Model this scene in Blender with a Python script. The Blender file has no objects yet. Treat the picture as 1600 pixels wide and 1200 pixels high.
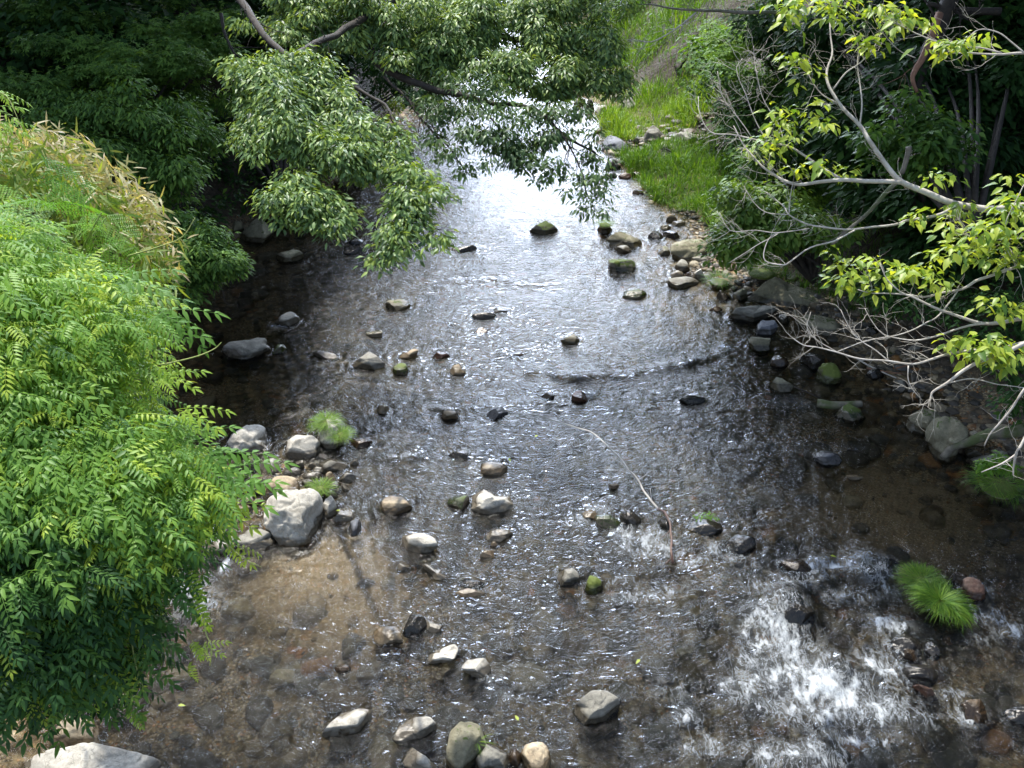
import bpy, bmesh, math, random
import numpy as np
from mathutils import Vector
rng = np.random.default_rng(7)
random.seed(7)
SC = bpy.context.scene
COL = SC.collection
R = math.radians

# ------------------------------------------------------------------ camera, world, sun, exposure
CAM = np.array([0.0, 0.0, 7.0]); PITCH = R(32); F = 1413.0
FW = np.array([0, math.cos(PITCH), -math.sin(PITCH)]); UP = np.array([0, math.sin(PITCH), math.cos(PITCH)]); RT = np.array([1.0, 0, 0])
cam = bpy.data.objects.new('camera', bpy.data.cameras.new('camera')); COL.objects.link(cam)
cam.location = CAM; cam.rotation_euler = (R(90) - PITCH, 0, 0)
cam.data.sensor_width = 36; cam.data.lens = 36 * F / 1600; cam.data.clip_end = 500; cam.data.clip_start = 0.05
SC.camera = cam
SUN = np.array([-0.17, 0.42, 0.89]); SUN /= np.linalg.norm(SUN)
sun = bpy.data.objects.new('sun', bpy.data.lights.new('sun', 'SUN')); COL.objects.link(sun)
sun.data.energy = 4.6; sun.data.angle = R(0.6); sun.data.color = (1.0, 0.95, 0.86)
sun.rotation_euler = Vector(SUN).to_track_quat('Z', 'Y').to_euler()
SC.view_settings.view_transform = 'Standard'; SC.view_settings.look = 'None'
SC.view_settings.exposure = 0.75; SC.view_settings.gamma = 1
SC.cycles.use_denoising = True; SC.cycles.max_bounces = 6; SC.cycles.transparent_max_bounces = 12
SC.cycles.diffuse_bounces = 3; SC.cycles.glossy_bounces = 3; SC.cycles.transmission_bounces = 4
SC.cycles.sample_clamp_indirect = 4; SC.cycles.sample_clamp_direct = 12

def ND(nt, typ, **kw):
    n = nt.nodes.new(typ)
    for k, v in kw.items():
        if k.startswith('i_'):
            key = k[2:].replace('_', ' ')
            n.inputs[int(key) if key.isdigit() else key].default_value = v
        else: setattr(n, k, v)
    return n
def LK(nt, a, b): nt.links.new(a, b)
def ramp(nt, fac, stops, interp='LINEAR'):
    n = nt.nodes.new('ShaderNodeValToRGB'); n.color_ramp.interpolation = interp
    e = n.color_ramp.elements
    while len(e) < len(stops): e.new(0.5)
    for i, (p, c) in enumerate(stops):
        e[i].position = p
        e[i].color = (c, c, c, 1) if isinstance(c, (int, float)) else (*c, 1)
    LK(nt, fac, n.inputs[0]); return n.outputs[0]
def MATH(nt, op, a, b=None, clamp=False):
    n = nt.nodes.new('ShaderNodeMath'); n.operation = op; n.use_clamp = clamp
    for i, v in enumerate((a, b)):
        if v is None: continue
        if isinstance(v, (int, float)): n.inputs[i].default_value = v
        else: LK(nt, v, n.inputs[i])
    return n.outputs[0]
def MIXC(nt, fac, a, b, mode='MIX'):
    n = nt.nodes.new('ShaderNodeMix'); n.data_type = 'RGBA'; n.blend_type = mode
    for idx, v in ((0, fac), (6, a), (7, b)):
        if isinstance(v, (int, float)): n.inputs[idx].default_value = v
        elif isinstance(v, tuple): n.inputs[idx].default_value = (*v, 1)
        else: LK(nt, v, n.inputs[idx])
    return n.outputs[2]
def NOISE(nt, vec, scale, detail=4, rough=0.55, dist=0.0, out=0):
    n = ND(nt, 'ShaderNodeTexNoise', i_Scale=scale, i_Detail=detail, i_Roughness=rough, i_Distortion=dist)
    LK(nt, vec, n.inputs['Vector']); return n.outputs[out]

w = bpy.data.worlds.new('World'); SC.world = w; w.use_nodes = True
nt = w.node_tree; nt.nodes.clear()
sky = ND(nt, 'ShaderNodeTexSky', sky_type='NISHITA', sun_disc=False)
sky.sun_elevation = math.asin(SUN[2]); sky.sun_rotation = math.atan2(SUN[0], SUN[1])
tc = ND(nt, 'ShaderNodeTexCoord')
mp = ND(nt, 'ShaderNodeMapping'); mp.inputs['Scale'].default_value = (1, 1, 2.2); LK(nt, tc.outputs['Generated'], mp.inputs[0])
cn = NOISE(nt, mp.outputs[0], 2.3, 5, 0.6)
sx = ND(nt, 'ShaderNodeSeparateXYZ'); LK(nt, tc.outputs['Generated'], sx.inputs[0])
ahead = ramp(nt, sx.outputs[1], [(0.35, 0.0), (0.85, 1.0)])
cm = ramp(nt, MATH(nt, 'ADD', cn, MATH(nt, 'MULTIPLY', MATH(nt, 'POWER', ahead, 2.0), .24)), [(0.50, 0.0), (0.64, 1.0)])
b1 = ND(nt, 'ShaderNodeBackground', i_Strength=0.13); LK(nt, sky.outputs[0], b1.inputs[0])
b2 = ND(nt, 'ShaderNodeBackground'); LK(nt, MATH(nt, 'ADD', 1.1, MATH(nt, 'MULTIPLY', MATH(nt, 'MULTIPLY', ahead, ramp(nt, sx.outputs[2], [(.30, 1.0), (.62, .25)])), 10.5)), b2.inputs[1]); b2.inputs[0].default_value = (0.78, 0.89, 1.08, 1)
ms = ND(nt, 'ShaderNodeMixShader'); LK(nt, cm, ms.inputs[0]); LK(nt, b1.outputs[0], ms.inputs[1]); LK(nt, b2.outputs[0], ms.inputs[2])
LK(nt, ms.outputs[0], ND(nt, 'ShaderNodeOutputWorld').inputs[0])

# ------------------------------------------------------------------ helpers
def ray(px, py): return FW + (px - 800) / F * RT + (600 - py) / F * UP
def W(px, py, z=0.0):
    r = ray(px, py); return CAM + r * ((z - CAM[2]) / r[2])
def P(px, py, d): return CAM + ray(px, py) * d
def depth_at(px, py, z=0.0): return (z - CAM[2]) / ray(px, py)[2]

def tag(o, label=None, cat=None, group=None, kind=None):
    if label: o['label'] = label
    if cat: o['category'] = cat
    if group: o['group'] = group
    if kind: o['kind'] = kind
    return o
def link(name, me, mat=None, parent=None):
    o = bpy.data.objects.new(name, me); COL.objects.link(o)
    if mat: me.materials.append(mat)
    if parent: o.parent = parent; o.matrix_parent_inverse = parent.matrix_world.inverted()
    return o
def thing(name, label, cat, loc, group=None):
    o = bpy.data.objects.new(name, None); COL.objects.link(o); o.location = loc
    o.empty_display_size = 0.1; o.matrix_world.translation = Vector(loc)
    return tag(o, label, cat, group)

_L = np.random.default_rng(3).random((48, 48, 48)).astype(np.float32)
def vnoise(p):
    p = np.asarray(p, dtype=np.float64); i = np.floor(p).astype(int); f = p - i; f = f * f * (3 - 2 * f)
    i0 = i % 48; i1 = (i + 1) % 48
    x0, y0, z0 = i0[..., 0], i0[..., 1], i0[..., 2]; x1, y1, z1 = i1[..., 0], i1[..., 1], i1[..., 2]
    fx, fy, fz = f[..., 0], f[..., 1], f[..., 2]
    def L(a, b, t): return a + (b - a) * t
    return L(L(L(_L[x0, y0, z0], _L[x1, y0, z0], fx), L(_L[x0, y1, z0], _L[x1, y1, z0], fx), fy),
             L(L(_L[x0, y0, z1], _L[x1, y0, z1], fx), L(_L[x0, y1, z1], _L[x1, y1, z1], fx), fy), fz) * 2 - 1
def fbm(p, o=4, g=0.5):
    s = 0; a = 1; t = 0; p = np.asarray(p, float)
    for k in range(o):
        s = s + a * vnoise(p + 7.3 * k); t += a; a *= g; p = p * 2.03
    return s / t
def n2(x, y, s, o=4, seed=0.0, g=0.5):
    return fbm(np.stack([x * s + seed, y * s + seed * 1.7, np.zeros_like(x) + seed * 0.37], -1), o, g)

def raw_mesh(name, V, loops, sizes, attrs=None, smooth=True):
    me = bpy.data.meshes.new(name)
    V = np.asarray(V, np.float32); loops = np.asarray(loops, np.int32); sizes = np.asarray(sizes, np.int32)
    me.vertices.add(len(V)); me.vertices.foreach_set('co', V.ravel())
    me.loops.add(len(loops)); me.loops.foreach_set('vertex_index', loops)
    me.polygons.add(len(sizes)); st = np.concatenate([[0], np.cumsum(sizes)[:-1]]).astype(np.int32)
    me.polygons.foreach_set('loop_start', st)
    try: me.polygons.foreach_set('loop_total', sizes)
    except Exception: pass
    me.polygons.foreach_set('use_smooth', np.full(len(sizes), smooth))
    for k, a in (attrs or {}).items():
        at = me.attributes.new(k, 'FLOAT', 'POINT'); at.data.foreach_set('value', np.asarray(a, np.float32))
    me.update(calc_edges=True); me.validate()
    return me

class Acc:                                   # gathers many shapes into one mesh
    def __init__(s): s.V = []; s.L = []; s.S = []; s.A = []; s.n = 0
    def add(s, V, loops, sizes, a=0.5):
        s.V.append(V); s.L.append(np.asarray(loops) + s.n); s.S.append(sizes)
        s.A.append(np.full(len(V), a) if np.isscalar(a) else a); s.n += len(V)
    def inst(s, T, pos, Rm, sc, a):          # N copies of a template
        tv, tl, ts = T; N = len(pos)
        if N == 0: return
        sc = np.asarray(sc); sc = sc[:, None, None] if sc.ndim == 1 else sc[:, None, :]
        V = np.einsum('nij,nkj->nki', Rm, tv[None] * sc) + pos[:, None, :]
        L = (tl[None, :] + (np.arange(N) * len(tv))[:, None]).ravel()
        s.add(V.reshape(-1, 3), L, np.tile(ts, N), np.repeat(a, len(tv)))
    def tube(s, pts, rad, sides=6, a=0.5):
        pts = np.asarray(pts, float); rad = np.asarray(rad, float); k = len(pts)
        t = np.gradient(pts, axis=0); t /= np.linalg.norm(t, axis=1)[:, None] + 1e-9
        ref = np.array([0.31, 0.2, 0.93]); u = np.cross(t, ref); u /= np.linalg.norm(u, axis=1)[:, None] + 1e-9
        v = np.cross(t, u); an = np.arange(sides) / sides * 2 * np.pi
        V = pts[:, None, :] + rad[:, None, None] * (np.cos(an)[None, :, None] * u[:, None, :] + np.sin(an)[None, :, None] * v[:, None, :])
        i = np.arange(k - 1)[:, None] * sides; j = np.arange(sides)[None, :]; j2 = (j + 1) % sides
        q = np.stack([i + j, i + j2, i + sides + j2, i + sides + j], -1).reshape(-1)
        L = np.concatenate([q, np.arange(sides)[::-1], (k - 1) * sides + np.arange(sides)])
        s.add(V.reshape(-1, 3), L, np.concatenate([np.full((k - 1) * sides, 4), [sides, sides]]), a)
    def build(s, name, mat, parent=None, smooth=True):
        me = raw_mesh(name, np.concatenate(s.V) - (np.array(parent.location) if parent else 0), np.concatenate(s.L), np.concatenate(s.S), {'v': np.concatenate(s.A)}, smooth)
        o = bpy.data.objects.new(name, me); COL.objects.link(o); me.materials.append(mat)
        if parent: o.parent = parent
        return o
def unit(v): return v / (np.linalg.norm(v, axis=-1, keepdims=True) + 1e-9)
def frames(f, up):
    f = unit(f); s = unit(np.cross(up, f)); n = np.cross(f, s)
    return np.stack([f, s, n], -1)
def smooth_path(pts, n=4):                   # Catmull-Rom
    p = np.asarray(pts, float); q = np.vstack([2 * p[0] - p[1], p, 2 * p[-1] - p[-2]]); out = []
    for i in range(len(p) - 1):
        a, b, c, d = q[i:i + 4]
        for t in np.arange(n) / n:
            out.append(0.5 * ((2 * b) + (c - a) * t + (2 * a - 5 * b + 4 * c - d) * t * t + (3 * b - a - 3 * c + d) * t ** 3))
    out.append(p[-1]); return np.array(out)

# templates: length along +x, width along y, normal +z
def T_leaf(wd=0.36, fold=0.06, droop=0.12):
    v = np.array([[0, 0, 0], [.33, wd * .5, fold - droop * .1], [.33, 0, -droop * .1], [.33, -wd * .5, fold - droop * .1],
                  [.68, wd * .34, fold * .7 - droop * .45], [.68, 0, -droop * .45], [.68, -wd * .34, fold * .7 - droop * .45], [1, 0, -droop]])
    f = [(0, 2, 1), (0, 3, 2), (1, 2, 5, 4), (2, 3, 6, 5), (4, 5, 7), (5, 6, 7)]
    return v, np.array([i for q in f for i in q]), np.array([len(q) for q in f])
def T_small(wd=0.5):
    v = np.array([[0, 0, 0], [.5, wd * .5, .06], [.5, -wd * .5, .06], [1, 0, -.1], [.5, 0, -.02]])
    f = [(0, 4, 1), (0, 2, 4), (1, 4, 3), (4, 2, 3)]
    return v, np.array([i for q in f for i in q]), np.array([3] * 4)
def T_maple():                               # five-lobed leaf
    V = [[0.1, 0, 0]]; F_ = []
    an = [-115, -58, 0, 58, 115]; ln = [.42, .8, 1.0, .8, .42]
    for a, l in zip(an, ln):
        c, s_ = math.cos(R(a)), math.sin(R(a)); b = len(V)
        V += [[.1 + c * l, s_ * l, -.12 * l], [.1 + l * .5 * c - .13 * s_, l * .5 * s_ + .13 * c, .0], [.1 + l * .5 * c + .13 * s_, l * .5 * s_ - .13 * c, .0]]
        F_ += [(0, b + 2, b), (0, b, b + 1)]
    V = np.array(V) * 0.8
    return V, np.array([i for q in F_ for i in q]), np.array([3] * len(F_))
def T_blade(wd=0.035, bend=0.5):
    V = []
    for t in (0, .35, .7):
        x = t * (1 - .25 * bend * t); z = 1.0 * t - bend * t * t * .75
        V += [[x * bend, wd * (1 - t * .5), z], [x * bend, -wd * (1 - t * .5), z]]
    V += [[.95 * bend, 0, 1 - bend * .75]]
    f = [(0, 1, 3, 2), (2, 3, 5, 4), (4, 5, 6)]
    return np.array(V), np.array([i for q in f for i in q]), np.array([4, 4, 3])
def T_pinnate(npair=6, lw=0.30, ll=0.24, sag=0.34):
    lf = T_leaf(lw, .035, .22); A = Acc()
    ts = np.linspace(.22, .96, npair); pos = []; fw = []; sc = []
    for k, t in enumerate(ts):
        for sd in (-1, 1):
            pos.append([t, 0, .12 * t - sag * t * t]); b = .25 + .35 * t
            fw.append([b, sd * (1 - .25 * t), -.30 - .2 * t]); sc.append(ll * (1.08 - .35 * abs(t - .45) * 1.3))
    pos.append([1, 0, .12 - sag]); fw.append([1, 0, -.6]); sc.append(ll)
    A.inst(lf, np.array(pos), frames(np.array(fw), np.array([0.25, 0, 1.0])), np.array(sc), np.zeros(len(sc)))
    tt = np.linspace(0, 1, 5); A.tube(np.stack([tt, 0 * tt, .12 * tt - sag * tt * tt], -1), .006 * (1.2 - tt * .6), 3)
    return np.concatenate(A.V), np.concatenate(A.L), np.concatenate(A.S)
def T_bipinnate():                           # mimosa frond: rows of very fine leaflets
    A = Acc(); s_ = T_small(.42); pos = []; fw = []; sc = []
    for t in np.linspace(.2, 1, 6):
        for sd in (-1, 1):
            d = np.array([.45, sd * .9, -.12]); d /= np.linalg.norm(d); base = np.array([t, 0, -.12 * t * t]); Ln = .42 * (1.15 - .5 * abs(t - .55))
            for u in np.linspace(.1, 1, 8):
                for s2 in (-1, 1):
                    pos.append(base + d * u * Ln - np.array([0, 0, .05 * u * u])); q = np.array([-d[1], d[0], 0]) * s2
                    fw.append(d * .45 + q); sc.append(.085)
    A.inst(s_, np.array(pos), frames(np.array(fw), np.array([0, 0, 1.0])), np.array(sc), np.zeros(len(sc)))
    return np.concatenate(A.V), np.concatenate(A.L), np.concatenate(A.S)

# ------------------------------------------------------------------ materials
def newmat(name):
    m = bpy.data.materials.new(name); m.use_nodes = True; m.node_tree.nodes.clear()
    return m, m.node_tree, ND(m.node_tree, 'ShaderNodeOutputMaterial')
def leaf_mat(name, stops, trans=0.35, rough=0.42, spec=0.35, tcol=1.6):
    m, nt, out = newmat(name)
    a = ND(nt, 'ShaderNodeAttribute', attribute_name='v')
    g = ND(nt, 'ShaderNodeNewGeometry'); n = NOISE(nt, g.outputs['Position'], 9.0, 2)
    v = MATH(nt, 'ADD', a.outputs['Fac'], MATH(nt, 'MULTIPLY', MATH(nt, 'SUBTRACT', n, 0.5), 0.25), True)
    c = ramp(nt, v, stops)
    p = ND(nt, 'ShaderNodeBsdfPrincipled', i_Roughness=rough); p.inputs['Specular IOR Level'].default_value = spec
    LK(nt, c, p.inputs['Base Color'])
    tr = ND(nt, 'ShaderNodeBsdfTranslucent'); LK(nt, MIXC(nt, 1.0, c, (tcol * 1.15, tcol, tcol * .35), 'MULTIPLY'), tr.inputs[0])
    mx = ND(nt, 'ShaderNodeMixShader', i_0=trans); LK(nt, p.outputs[0], mx.inputs[1]); LK(nt, tr.outputs[0], mx.inputs[2])
    LK(nt, mx.outputs[0], out.inputs[0]); return m
def bark_mat(name, c1, c2, moss=None, rough=0.85, scale=14):
    m, nt, out = newmat(name)
    g = ND(nt, 'ShaderNodeTexCoord'); n = NOISE(nt, g.outputs['Object'], scale, 6, .65)
    c = ramp(nt, n, [(.35, c1), (.65, c2)])
    if moss: 
        n3 = NOISE(nt, g.outputs['Object'], 3.0, 4); c = MIXC(nt, ramp(nt, n3, [(.48, 0), (.6, 1)]), c, moss)
    p = ND(nt, 'ShaderNodeBsdfPrincipled', i_Roughness=rough); LK(nt, c, p.inputs['Base Color'])
    b = ND(nt, 'ShaderNodeBump', i_Strength=.6, i_Distance=.01); LK(nt, n, b.inputs['Height']); LK(nt, b.outputs[0], p.inputs['Normal'])
    LK(nt, p.outputs[0], out.inputs[0]); return m
def rock_mat(name, c1, c2, c3, moss=0.0, wet=0.08, rough=0.8, mcol=(.05, .075, .012)):
    m, nt, out = newmat(name)
    g = ND(nt, 'ShaderNodeNewGeometry'); oi = ND(nt, 'ShaderNodeObjectInfo')
    pos = g.outputs['Position']
    nb = NOISE(nt, pos, 3.2, 6, .6, .6); nf = NOISE(nt, pos, 34, 5, .7); nm = NOISE(nt, pos, 9, 5, .65, 1.2)
    c = ramp(nt, nb, [(.32, c1), (.52, c2), (.72, c3)])
    c = MIXC(nt, .55, c, ramp(nt, nf, [(.3, .55), (.7, 1.25)]), 'MULTIPLY')
    # thin cracks and lichen spots
    vo = ND(nt, 'ShaderNodeTexVoronoi', feature='DISTANCE_TO_EDGE', i_Scale=3.4)
    wv = ND(nt, 'ShaderNodeVectorMath', operation='ADD'); LK(nt, pos, wv.inputs[0])
    nz = ND(nt, 'ShaderNodeTexNoise', i_Scale=4.0, i_Detail=4.0); LK(nt, pos, nz.inputs['Vector']); LK(nt, nz.outputs['Color'], wv.inputs[1]); LK(nt, wv.outputs[0], vo.inputs['Vector'])
    ck = ramp(nt, vo.outputs[0], [(0.0, .45), (.02, 1.0)]); c = MIXC(nt, .75, c, ck, 'MULTIPLY')
    c = MIXC(nt, ramp(nt, nm, [(.56, 0), (.66, .4)]), c, tuple(min(1, x * 1.35 + .03) for x in c2))
    rnd = MATH(nt, 'ADD', MATH(nt, 'MULTIPLY', oi.outputs['Random'], .3), .85)
    cb = ND(nt, 'ShaderNodeCombineColor'); [LK(nt, rnd, cb.inputs[i]) for i in range(3)]
    c = MIXC(nt, 1.0, c, cb.outputs[0], 'MULTIPLY')
    if moss > 0:
        sn = ND(nt, 'ShaderNodeSeparateXYZ'); LK(nt, g.outputs['Normal'], sn.inputs[0])
        f = MATH(nt, 'ADD', MATH(nt, 'MULTIPLY', sn.outputs[2], .5), MATH(nt, 'MULTIPLY', nm, .9))
        mk = ramp(nt, f, [(1.02 - moss * .5, 0), (1.10 - moss * .5, 1)])
        c = MIXC(nt, mk, c, MIXC(nt, nf, tuple(x * .7 for x in mcol), tuple(x * 1.7 for x in mcol)))
    sz = ND(nt, 'ShaderNodeSeparateXYZ'); LK(nt, pos, sz.inputs[0])
    zz = MATH(nt, 'SUBTRACT', sz.outputs[2], MATH(nt, 'MULTIPLY', nb, .06))
    wf = ramp(nt, MATH(nt, 'ADD', zz, .5), [(.47 + wet, 1.0), (.50 + wet, 0.0)])
    c = MIXC(nt, wf, c, MIXC(nt, 1.0, c, (.27, .245, .21), 'MULTIPLY'))
    p = ND(nt, 'ShaderNodeBsdfPrincipled'); LK(nt, c, p.inputs['Base Color'])
    LK(nt, MATH(nt, 'SUBTRACT', rough, MATH(nt, 'MULTIPLY', wf, rough * .7)), p.inputs['Roughness'])
    b = ND(nt, 'ShaderNodeBump', i_Strength=.7, i_Distance=.02)
    LK(nt, MATH(nt, 'ADD', MATH(nt, 'ADD', nb, MATH(nt, 'MULTIPLY', nf, .35)), MATH(nt, 'MULTIPLY', ck, .25)), b.inputs['Height']); LK(nt, b.outputs[0], p.inputs['Normal'])
    LK(nt, p.outputs[0], out.inputs[0]); return m

M = {}
M['pale'] = rock_mat('pale_stone', (.27, .25, .21), (.43, .41, .36), (.54, .51, .45))
M['grey'] = rock_mat('grey_stone', (.13, .125, .105), (.24, .23, .195), (.34, .325, .28))
M['tan'] = rock_mat('tan_stone', (.24, .18, .115), (.38, .31, .21), (.48, .43, .33))
M['dark'] = rock_mat('dark_stone', (.025, .025, .024), (.055, .053, .048), (.10, .095, .085), wet=.2)
M['brown'] = rock_mat('brown_stone', (.055, .038, .022), (.11, .075, .042), (.18, .13, .08), wet=.12)
M['red'] = rock_mat('reddish_stone', (.10, .05, .032), (.17, .09, .06), (.24, .16, .11))
M['slate'] = rock_mat('slate_stone', (.10, .11, .13), (.17, .18, .205), (.24, .25, .28))
M['olive'] = rock_mat('olive_stone', (.12, .112, .07), (.21, .195, .13), (.29, .27, .185), moss=.12)
M['moss'] = rock_mat('mossy_stone', (.09, .08, .05), (.15, .14, .09), (.22, .20, .13), moss=1.0, mcol=(.075, .10, .015))
M['halfmoss'] = rock_mat('half_mossy_stone', (.11, .105, .075), (.20, .19, .15), (.28, .26, .2), moss=.62)

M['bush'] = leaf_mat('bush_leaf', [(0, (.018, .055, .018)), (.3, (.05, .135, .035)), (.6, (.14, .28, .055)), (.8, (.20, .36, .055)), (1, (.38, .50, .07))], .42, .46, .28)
M['frond'] = leaf_mat('frond_leaf', [(0, (.06, .17, .035)), (1, (.17, .36, .05))], .4, .5)
M['bamboo'] = leaf_mat('bamboo_leaf', [(0, (.09, .17, .025)), (.4, (.20, .28, .06)), (.6, (.30, .30, .14)), (1, (.52, .45, .32))], .32, .5)
M['shade'] = leaf_mat('shade_leaf', [(0, (.012, .038, .010)), (.5, (.030, .078, .018)), (.85, (.075, .16, .035)), (1, (.13, .24, .045))], .25, .6, .15)  # greens darkened so the leaf colour itself carries the shade
M['zelkova'] = leaf_mat('hanging_leaf', [(0, (.022, .055, .02)), (.45, (.09, .165, .055)), (.8, (.155, .255, .075)), (1, (.26, .36, .08))], .22, .45, .45)
M['lime'] = leaf_mat('lime_leaf', [(0, (.07, .15, .025)), (.5, (.19, .30, .045)), (1, (.34, .42, .06))], .42, .42, .4)
M['maple'] = leaf_mat('maple_leaf', [(0, (.05, .13, .015)), (.5, (.10, .22, .02)), (1, (.20, .34, .03))], .4, .5, .3)
M['shrub'] = leaf_mat('shrub_leaf', [(0, (.03, .085, .018)), (.5, (.085, .17, .028)), (1, (.19, .28, .05))], .3, .5, .25)
M['grass'] = leaf_mat('grass_blade', [(0, (.035, .10, .012)), (.5, (.09, .20, .02)), (1, (.20, .32, .04))], .35, .5, .3)
M['white_bark'] = bark_mat('pale_bark', (.30, .27, .23), (.52, .49, .44))
M['twig'] = bark_mat('dead_twig', (.36, .33, .28), (.52, .49, .43))
M['dark_bark'] = bark_mat('dark_bark', (.018, .015, .012), (.045, .036, .028))
M['grey_bark'] = bark_mat('grey_bark', (.10, .09, .07), (.20, .18, .14), (.07, .09, .03))
M['red_bark'] = bark_mat('red_bark', (.12, .06, .04), (.24, .13, .08))
M['driftwood'] = bark_mat('driftwood', (.20, .15, .11), (.34, .28, .22))
M['wet_wood'] = bark_mat('wet_wood', (.05, .026, .018), (.12, .065, .045), None, .4)
M['stem'] = bark_mat('green_stem', (.20, .26, .07), (.34, .36, .12))

# ------------------------------------------------------------------ river course and terrain
LS = np.array([W(*p)[:2] for p in [(20, 1260), (60, 1200), (140, 1000), (205, 800), (235, 600), (268, 462), (378, 375), (470, 330), (545, 285), (600, 240), (640, 190), (690, 120), (720, 60), (735, 0)]])
RS = np.array([[7.2, 3.0], [7.0, 6.0], [6.5, 7.5], *[W(*p)[:2] for p in [(1590, 790), (1500, 735), (1420, 670), (1330, 570), (1250, 505), (1130, 452), (1065, 405), (1055, 365), (1015, 320), (985, 280), (945, 238), (925, 200), (925, 165), (880, 140), (868, 100), (850, 50), (835, 0)]]])
LS = LS[np.argsort(LS[:, 1])]; RS = RS[np.argsort(RS[:, 1])]
def xl(y): return np.interp(y, LS[:, 1], LS[:, 0])
def xr(y): return np.interp(y, RS[:, 1], RS[:, 0])
sand_c = [(W(500, 890)[:2], 0.9), (W(1370, 800)[:2], 1.3), (W(560, 960)[:2], .6)]
def terrain_z(x, y):
    dl = xl(y) - x; dr = x - xr(y)
    n = n2(x, y, .55, 4, 3.1); nf = n2(x, y, 3.0, 3, 9.0)
    inside = np.minimum(-dl, -dr)
    zb = -0.06 - 0.17 * np.clip(inside / 1.2, 0, 1) - .16 * np.clip((inside - 1.6) / 1.6, 0, 1) * np.clip((y - 6.5) / 3, .25, 1) + .07 * n + .022 * nf
    for (c, r) in sand_c:
        q = np.exp(-((x - c[0]) ** 2 + (y - c[1]) ** 2) / r ** 2); zb = zb * (1 - q) + q * (-.085)
    bar = np.exp(-(((x - W(440, 765)[0]) / .75) ** 2 + ((y - W(440, 765)[1]) / .95) ** 2) ** 1.3); zb = zb * (1 - bar) + bar * (.015 + .03 * nf)
    gl = np.clip(dl, 0, None); zl = -.05 + .35 * np.clip(gl, 0, .6) + 1.05 * np.clip(gl - .5, 0, 5) + .35 * np.clip(gl - 5.5, 0, 40)
    gr = np.clip(dr, 0, None)
    flat = np.where(y > 15.5, 2.4, 1.5) * np.clip((y - 5) / 4, .4, 1)
    zr = -.05 + .13 * np.clip(gr, 0, flat) + .9 * np.clip(gr - flat, 0, 6) + .35 * np.clip(gr - flat - 6, 0, 40)
    z = zb + np.where(dl > 0, zl + .05 + (.20 * n + .05 * nf) * np.clip(gl, 0, 1), 0) + np.where(dr > 0, zr + .05 + (.16 * n + .05 * nf) * np.clip(gr, 0, 1), 0)
    far = np.clip((y - 46) / 14, 0, 1); z = z + far * far * 4
    return z
def grid(xs, ys):                            # xs (rows,cols), ys (rows,)
    r, c = xs.shape; i = np.arange(r - 1)[:, None] * c; j = np.arange(c - 1)[None, :]
    return np.stack([i + j, i + j + 1, i + c + j + 1, i + c + j], -1).reshape(-1), np.full((r - 1) * (c - 1), 4)
ys = np.concatenate([np.linspace(-4, 3, 30)[:-1], 3 + (60 - 3) * np.linspace(0, 1, 420) ** 1.7, np.linspace(62, 140, 20)])
us = np.linspace(-1, 1, 420); us = np.sign(us) * (np.abs(us) ** 1.6)
X = us[None, :] * 60 + np.zeros((len(ys), 1)); Y = ys[:, None] + 0 * X
Z = terrain_z(X, Y)
L_, S_ = grid(X, ys)
me = raw_mesh('ground', np.stack([X, Y, Z], -1).reshape(-1, 3), L_, S_)
m, nt, out = newmat('stream_bed_and_soil')
g = ND(nt, 'ShaderNodeNewGeometry'); pos = g.outputs['Position']; sz = ND(nt, 'ShaderNodeSeparateXYZ'); LK(nt, pos, sz.inputs[0])
def pebble_nodes(scale, stops):
    vo = ND(nt, 'ShaderNodeTexVoronoi', i_Scale=scale); LK(nt, pos, vo.inputs['Vector'])
    sc_ = ND(nt, 'ShaderNodeSeparateColor'); LK(nt, vo.outputs['Color'], sc_.inputs[0])
    return MIXC(nt, 1.0, ramp(nt, sc_.outputs[0], stops, 'CONSTANT'), ramp(nt, vo.outputs['Distance'], [(.35, 1.0), (.75, .35)]), 'MULTIPLY'), vo.outputs['Distance']
big, dbig = pebble_nodes(9, [(0, (.09, .07, .045)), (.2, (.16, .12, .07)), (.4, (.06, .055, .045)), (.55, (.22, .16, .09)), (.68, (.12, .10, .075)), (.8, (.26, .22, .15)), (.9, (.24, .11, .04)), (.95, (.10, .08, .04))])
sml, dsml = pebble_nodes(38, [(0, (.13, .10, .06)), (.25, (.20, .16, .10)), (.5, (.09, .07, .05)), (.65, (.26, .20, .12)), (.85, (.32, .28, .2)), (.95, (.28, .13, .04))])
nsel = NOISE(nt, pos, 1.1, 4)
bed = MIXC(nt, ramp(nt, nsel, [(.42, 0), (.56, 1)]), sml, big)
sandn = NOISE(nt, pos, 48, 6, .8); sand = MIXC(nt, .5, ramp(nt, sandn, [(.38, (.10, .078, .046)), (.5, (.25, .20, .13)), (.64, (.44, .37, .26))]), sml)
sm = None
for (c, r) in sand_c:
    vm = ND(nt, 'ShaderNodeVectorMath', operation='DISTANCE'); LK(nt, pos, vm.inputs[0]); vm.inputs[1].default_value = (c[0], c[1], -.09)
    f = MATH(nt, 'SUBTRACT', 1.0, MATH(nt, 'DIVIDE', vm.outputs['Value'], r * 1.15)); sm = f if sm is None else MATH(nt, 'MAXIMUM', sm, f)
smk = ramp(nt, MATH(nt, 'ADD', sm, MATH(nt, 'MULTIPLY', MATH(nt, 'SUBTRACT', nsel, .5), 1.4)), [(.15, 0), (.35, 1)])
bed = MIXC(nt, smk, MIXC(nt, 1.0, bed, (1.35, 1.3, 1.2), 'MULTIPLY'), MIXC(nt, 1.0, sand, (1.15, 1.1, 1.05), 'MULTIPLY'))
soil = ramp(nt, NOISE(nt, pos, 12, 6, .7), [(.35, (.018, .013, .008)), (.55, (.045, .034, .02)), (.75, (.09, .07, .045))])
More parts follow.
